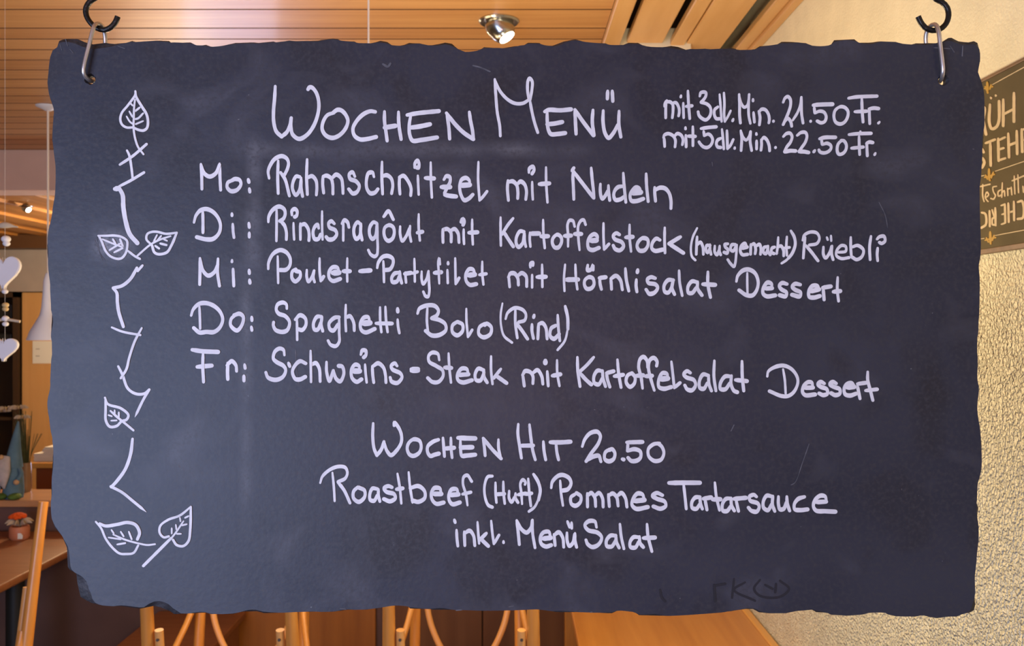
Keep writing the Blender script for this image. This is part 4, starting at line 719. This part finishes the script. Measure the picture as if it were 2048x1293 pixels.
bm = B(); lathe(bm, [(0.0, 0.69), (0.06, 0.69), (0.034, 0.67), (0.034, 0.05), (0.22, 0.02), (0.22, 0), (0, 0)], 24, (-0.4, 0.05, 0)); obj('leg', bm, 'black', t, smooth=True)
t = thing('low_bench', 'low brown wooden bench in front of the dark partition', 'bench', (-1.38, 3.72, 0))
bm = B(); box(bm, (-0.19, -0.22, 0.33), (0.20, 0.22, 0.36), 0.005); obj('seat', bm, 'table_l', t)
for sx in (-0.15, 0.16):
    bm = B(); box(bm, (sx - 0.02, -0.18, 0), (sx + 0.02, 0.18, 0.33), 0.003); obj('leg', bm, 'table_l', t)

# ------------------------------------------------------------------ things on the left table and ledge
pp = P(39, 1072, 3.78)
t = thing('flower_pot', 'small pink pot with an orange flower on the brown table', 'flower pot', (pp.x, pp.y, 0.72))
bm = B(); lathe(bm, [(0, 0), (0.034, 0), (0.040, 0.01), (0.040, 0.045), (0.036, 0.055), (0.032, 0.055), (0.034, 0.02), (0, 0.015)], 24); obj('pot', bm, 'pot', t, smooth=True)
bm = B(); prism(bm, [(-0.014, 0.008), (0.014, 0.008), (0.016, 0.022), (0.008, 0.032), (-0.008, 0.032), (-0.016, 0.022)], -0.0415, -0.0385, lambda x, y, d: (x + 0.018, d + 0.004, y)); obj('pot_tag', bm, 'paper', t)
bm = B(); tube(bm, [(0, 0, 0.02), (0.004, 0, 0.07), (-0.006, 0, 0.10)], 0.003, 8, 0.01); obj('stem', bm, 'stem', t, smooth=True)
bm = B()
for k in range(9):
    a = 2 * PI * k / 9; tube(bm, [(0, 0, 0.055), (0.03 * math.cos(a), 0.03 * math.sin(a), 0.075 + 0.004 * (k % 2)), (0.055 * math.cos(a), 0.055 * math.sin(a), 0.068)], lambda u: 0.001 + 0.008 * math.sin(PI * u), 8, 0.01, flat=0.35)
obj('leaf', bm, 'petal', t, smooth=True)
bm = B()
for k in range(26):
    a = 2.4 * k; r = 0.028 * math.sqrt(k / 26); ball(bm, (r * math.cos(a) - 0.006, r * math.sin(a), 0.104 - r * r * 14), 0.011, (1, 1, 0.8), 8)
obj('flower_head', bm, 'orange', t, smooth=True)

gx = P(27, 985, 4.01)
t = thing('gnome_figure', 'felt gnome with a blue pointed hat and grey beard on the ledge', 'ornament', (gx.x, 4.01, 0.85))
bm = B(); lathe(bm, [(0, 0), (0.040, 0), (0.044, 0.03), (0.040, 0.10), (0.030, 0.15), (0, 0.155)], 24); obj('body', bm, 'gnome_blue', t, smooth=True)
bm = B(); tube(bm, [(0.0, 0, 0.14), (0.004, 0, 0.20), (0.012, 0, 0.27), (0.022, 0, 0.345)], lambda u: 0.036 * (1 - u) ** 0.85 + 0.003, 20, 0.02); obj('hat', bm, 'gnome_blue', t, smooth=True)
bm = B(); tube(bm, [(-0.020, -0.030, 0.190), (-0.022, -0.048, 0.155), (-0.021, -0.054, 0.12), (-0.018, -0.055, 0.085), (-0.012, -0.053, 0.05)], lambda u: max(0.004, 0.036 * math.sin(PI * (0.18 + 0.82 * u)) ** 0.8), 16, 0.01, flat=0.6, up=(1, 0, 0)); obj('beard', bm, 'gnome_beard', t, smooth=True)
bm = B(); ball(bm, (-0.026, -0.052, 0.190), 0.011); obj('nose', bm, 'skin_felt', t, smooth=True)
for s in (-1, 1):
    bm = B(); tube(bm, [(s * 0.028, -0.008, 0.14), (s * 0.048, -0.024, 0.11), (s * 0.040, -0.042, 0.085)], 0.010, 10, 0.01); a = obj('arm', bm, 'gnome_blue', t, smooth=True)
    bm = B(); ball(bm, (s * 0.038, -0.046, 0.078), 0.012); obj('hand', bm, 'skin_felt', a, smooth=True)
    bm = B(); ball(bm, (s * 0.03, -0.045, 0.014), 0.026, (1, 1.5, 0.55)); obj('boot', bm, 'green', t, smooth=True)
vx = P(51, 985, 4.165)
t = thing('flower_vase', 'brown vase of dull green stems and pale flowers beside the gnome', 'vase', (vx.x, 4.165, 0.85)); t.scale = (0.66, 0.66, 1.0)
bm = B(); lathe(bm, [(0, 0), (0.036, 0), (0.042, 0.02), (0.040, 0.10), (0.036, 0.135), (0.031, 0.135), (0.034, 0.10), (0.035, 0.02), (0, 0.012)], 24); obj('vase_body', bm, 'vase', t, smooth=True)
bm = B(); random.seed(11)
for k in range(34):
    a = random.random() * 6.28; r = random.uniform(0.01, 0.075); h = random.uniform(0.26, 0.38)
    tube(bm, [(0.012 * math.cos(a), 0.012 * math.sin(a), 0.015), (0.5 * r * math.cos(a) - 0.01, 0.15 * r * math.sin(a), 0.55 * h), (r * math.cos(a) - 0.03, 0.3 * r * math.sin(a), h)], lambda u: 0.0042 * (1 - 0.5 * u), 6, 0.05)
for k in range(5):
    x = random.uniform(0.03, 0.10); tube(bm, [(0.01, 0, 0.02), (0.035, 0, 0.16), (x + 0.02, 0, 0.27)], 0.0015, 6, 0.04)
obj('stems', bm, 'stem', t, smooth=True)
for fx, fy, fz, fr in ((-0.125, -0.02, 0.386, 0.068), (-0.03, -0.03, 0.392, 0.062), (-0.015, -0.01, 0.345, 0.056), (-0.17, 0.0, 0.375, 0.06)):
    bm = B()
    for k in range(11):
        a = 2 * PI * k / 11; tube(bm, [(fx, fy, fz), (fx + 0.6 * fr * math.cos(a), fy + 0.6 * fr * math.sin(a), fz + 0.006), (fx + fr * math.cos(a), fy + fr * math.sin(a), fz)], lambda u: 0.002 + 0.006 * math.sin(PI * u), 6, 0.012, flat=0.4)
    fl = obj('flower', bm, 'petal', t, smooth=True)
    bm = B(); ball(bm, (fx, fy, fz + 0.004), 0.011, (1, 1, 0.7), 8); obj('flower_eye', bm, 'petal_eye', fl, smooth=True)
# small dark-and-white cup at the very left of the ledge
cx_ = P(-22, 985, 4.02)
t = thing('sitting_ornament', 'small dark ornament with a white patch at the left end of the ledge', 'ornament', (cx_.x, 4.02, 0.85))
bm = B(); lathe(bm, [(0, 0), (0.04, 0), (0.046, 0.03), (0.036, 0.08), (0.018, 0.115), (0, 0.12)], 20); obj('body', bm, 'black', t, smooth=True)
bm = B(); ball(bm, (0.006, -0.036, 0.045), 0.022, (1, 0.6, 1.1)); obj('white_patch', bm, 'heart', t, smooth=True)

# ------------------------------------------------------------------ rear furniture
t = thing('sideboard', 'red-brown sideboard with a pale wooden top behind the partition', 'sideboard', (-2.1, 5.3, 0))
bm = B(); box(bm, (-0.60, -0.27, 0.0), (0.6, 0.25, 0.82), 0.004); obj('carcass', bm, 'redbrown', t)
bm = B(); box(bm, (-0.64, -0.3, 0.82), (0.64, 0.27, 0.85), 0.004); obj('worktop', bm, 'table_edge', t)
bm = B()
for k in range(9):
    o_ = 0.012 * noise.noise(Vector((k * 1.7, 2, 1)))
    box(bm, (-2.73 + o_ + (0.05 if k > 4 else 0.0), 5.06 + o_, 0.85 + k * 0.009), (-2.36 + o_, 5.34 + o_, 0.85 + k * 0.009 + 0.0086), 0.003, 2)
o = obj('napkin_stack', bm, 'paper', smooth=True); tag(o, 'stack of folded white napkins on the sideboard', 'napkins')
t = thing('dark_cupboard', 'tall dark open cupboard beyond the partition at the far left', 'cupboard', (-4.55, 7.13, 0))
bm = B()
box(bm, (-0.70, 0.18, 0), (0.70, 0.22, 1.88)); box(bm, (-0.70, -0.22, 0), (-0.66, 0.2, 1.88)); box(bm, (0.66, -0.22, 0), (0.70, 0.2, 1.88)); box(bm, (-0.7, -0.22, 1.84), (0.7, 0.2, 1.88)); box(bm, (-0.7, -0.22, 0), (0.7, 0.2, 0.05))
obj('carcass', bm, 'cupboard', t)
for z in (1.40, 1.66, 0.9):
    bm = B(); box(bm, (-0.66, -0.2, z - 0.02), (0.66, 0.18, z), 0.002); obj('shelf', bm, 'cupboard', t)
bm = B(); box(bm, (-4.25, 6.95, 1.66), (-3.92, 7.15, 1.79), 0.008); o = obj('storage_box', bm, 'black'); tag(o, 'black box on the upper shelf of the dark cupboard', 'box', None)
bm = B(); box(bm, (-4.10, 6.95, 1.40), (-3.92, 7.12, 1.56), 0.012); o = obj('storage_box', bm, 'black'); tag(o, 'black box on the lower shelf of the dark cupboard', 'box', None)
a = P(65, 727, 6.925); b = P(104, 682, 6.925)
t = thing('paper_notice', 'white paper notice on the pale wooden door beside the slate', 'notice', (a.x, 6.928, a.z))
bm = B(); box(bm, (0, -0.002, 0), (b.x - a.x, 0.0015, b.z - a.z)); obj('sheet', bm, 'paper', t)
for zz in (0.11, 0.055):
    bm = B(); box(bm, (0.025, -0.0028, zz), (0.055, -0.0015, zz + 0.006)); obj('print_mark', bm, 'print', t)
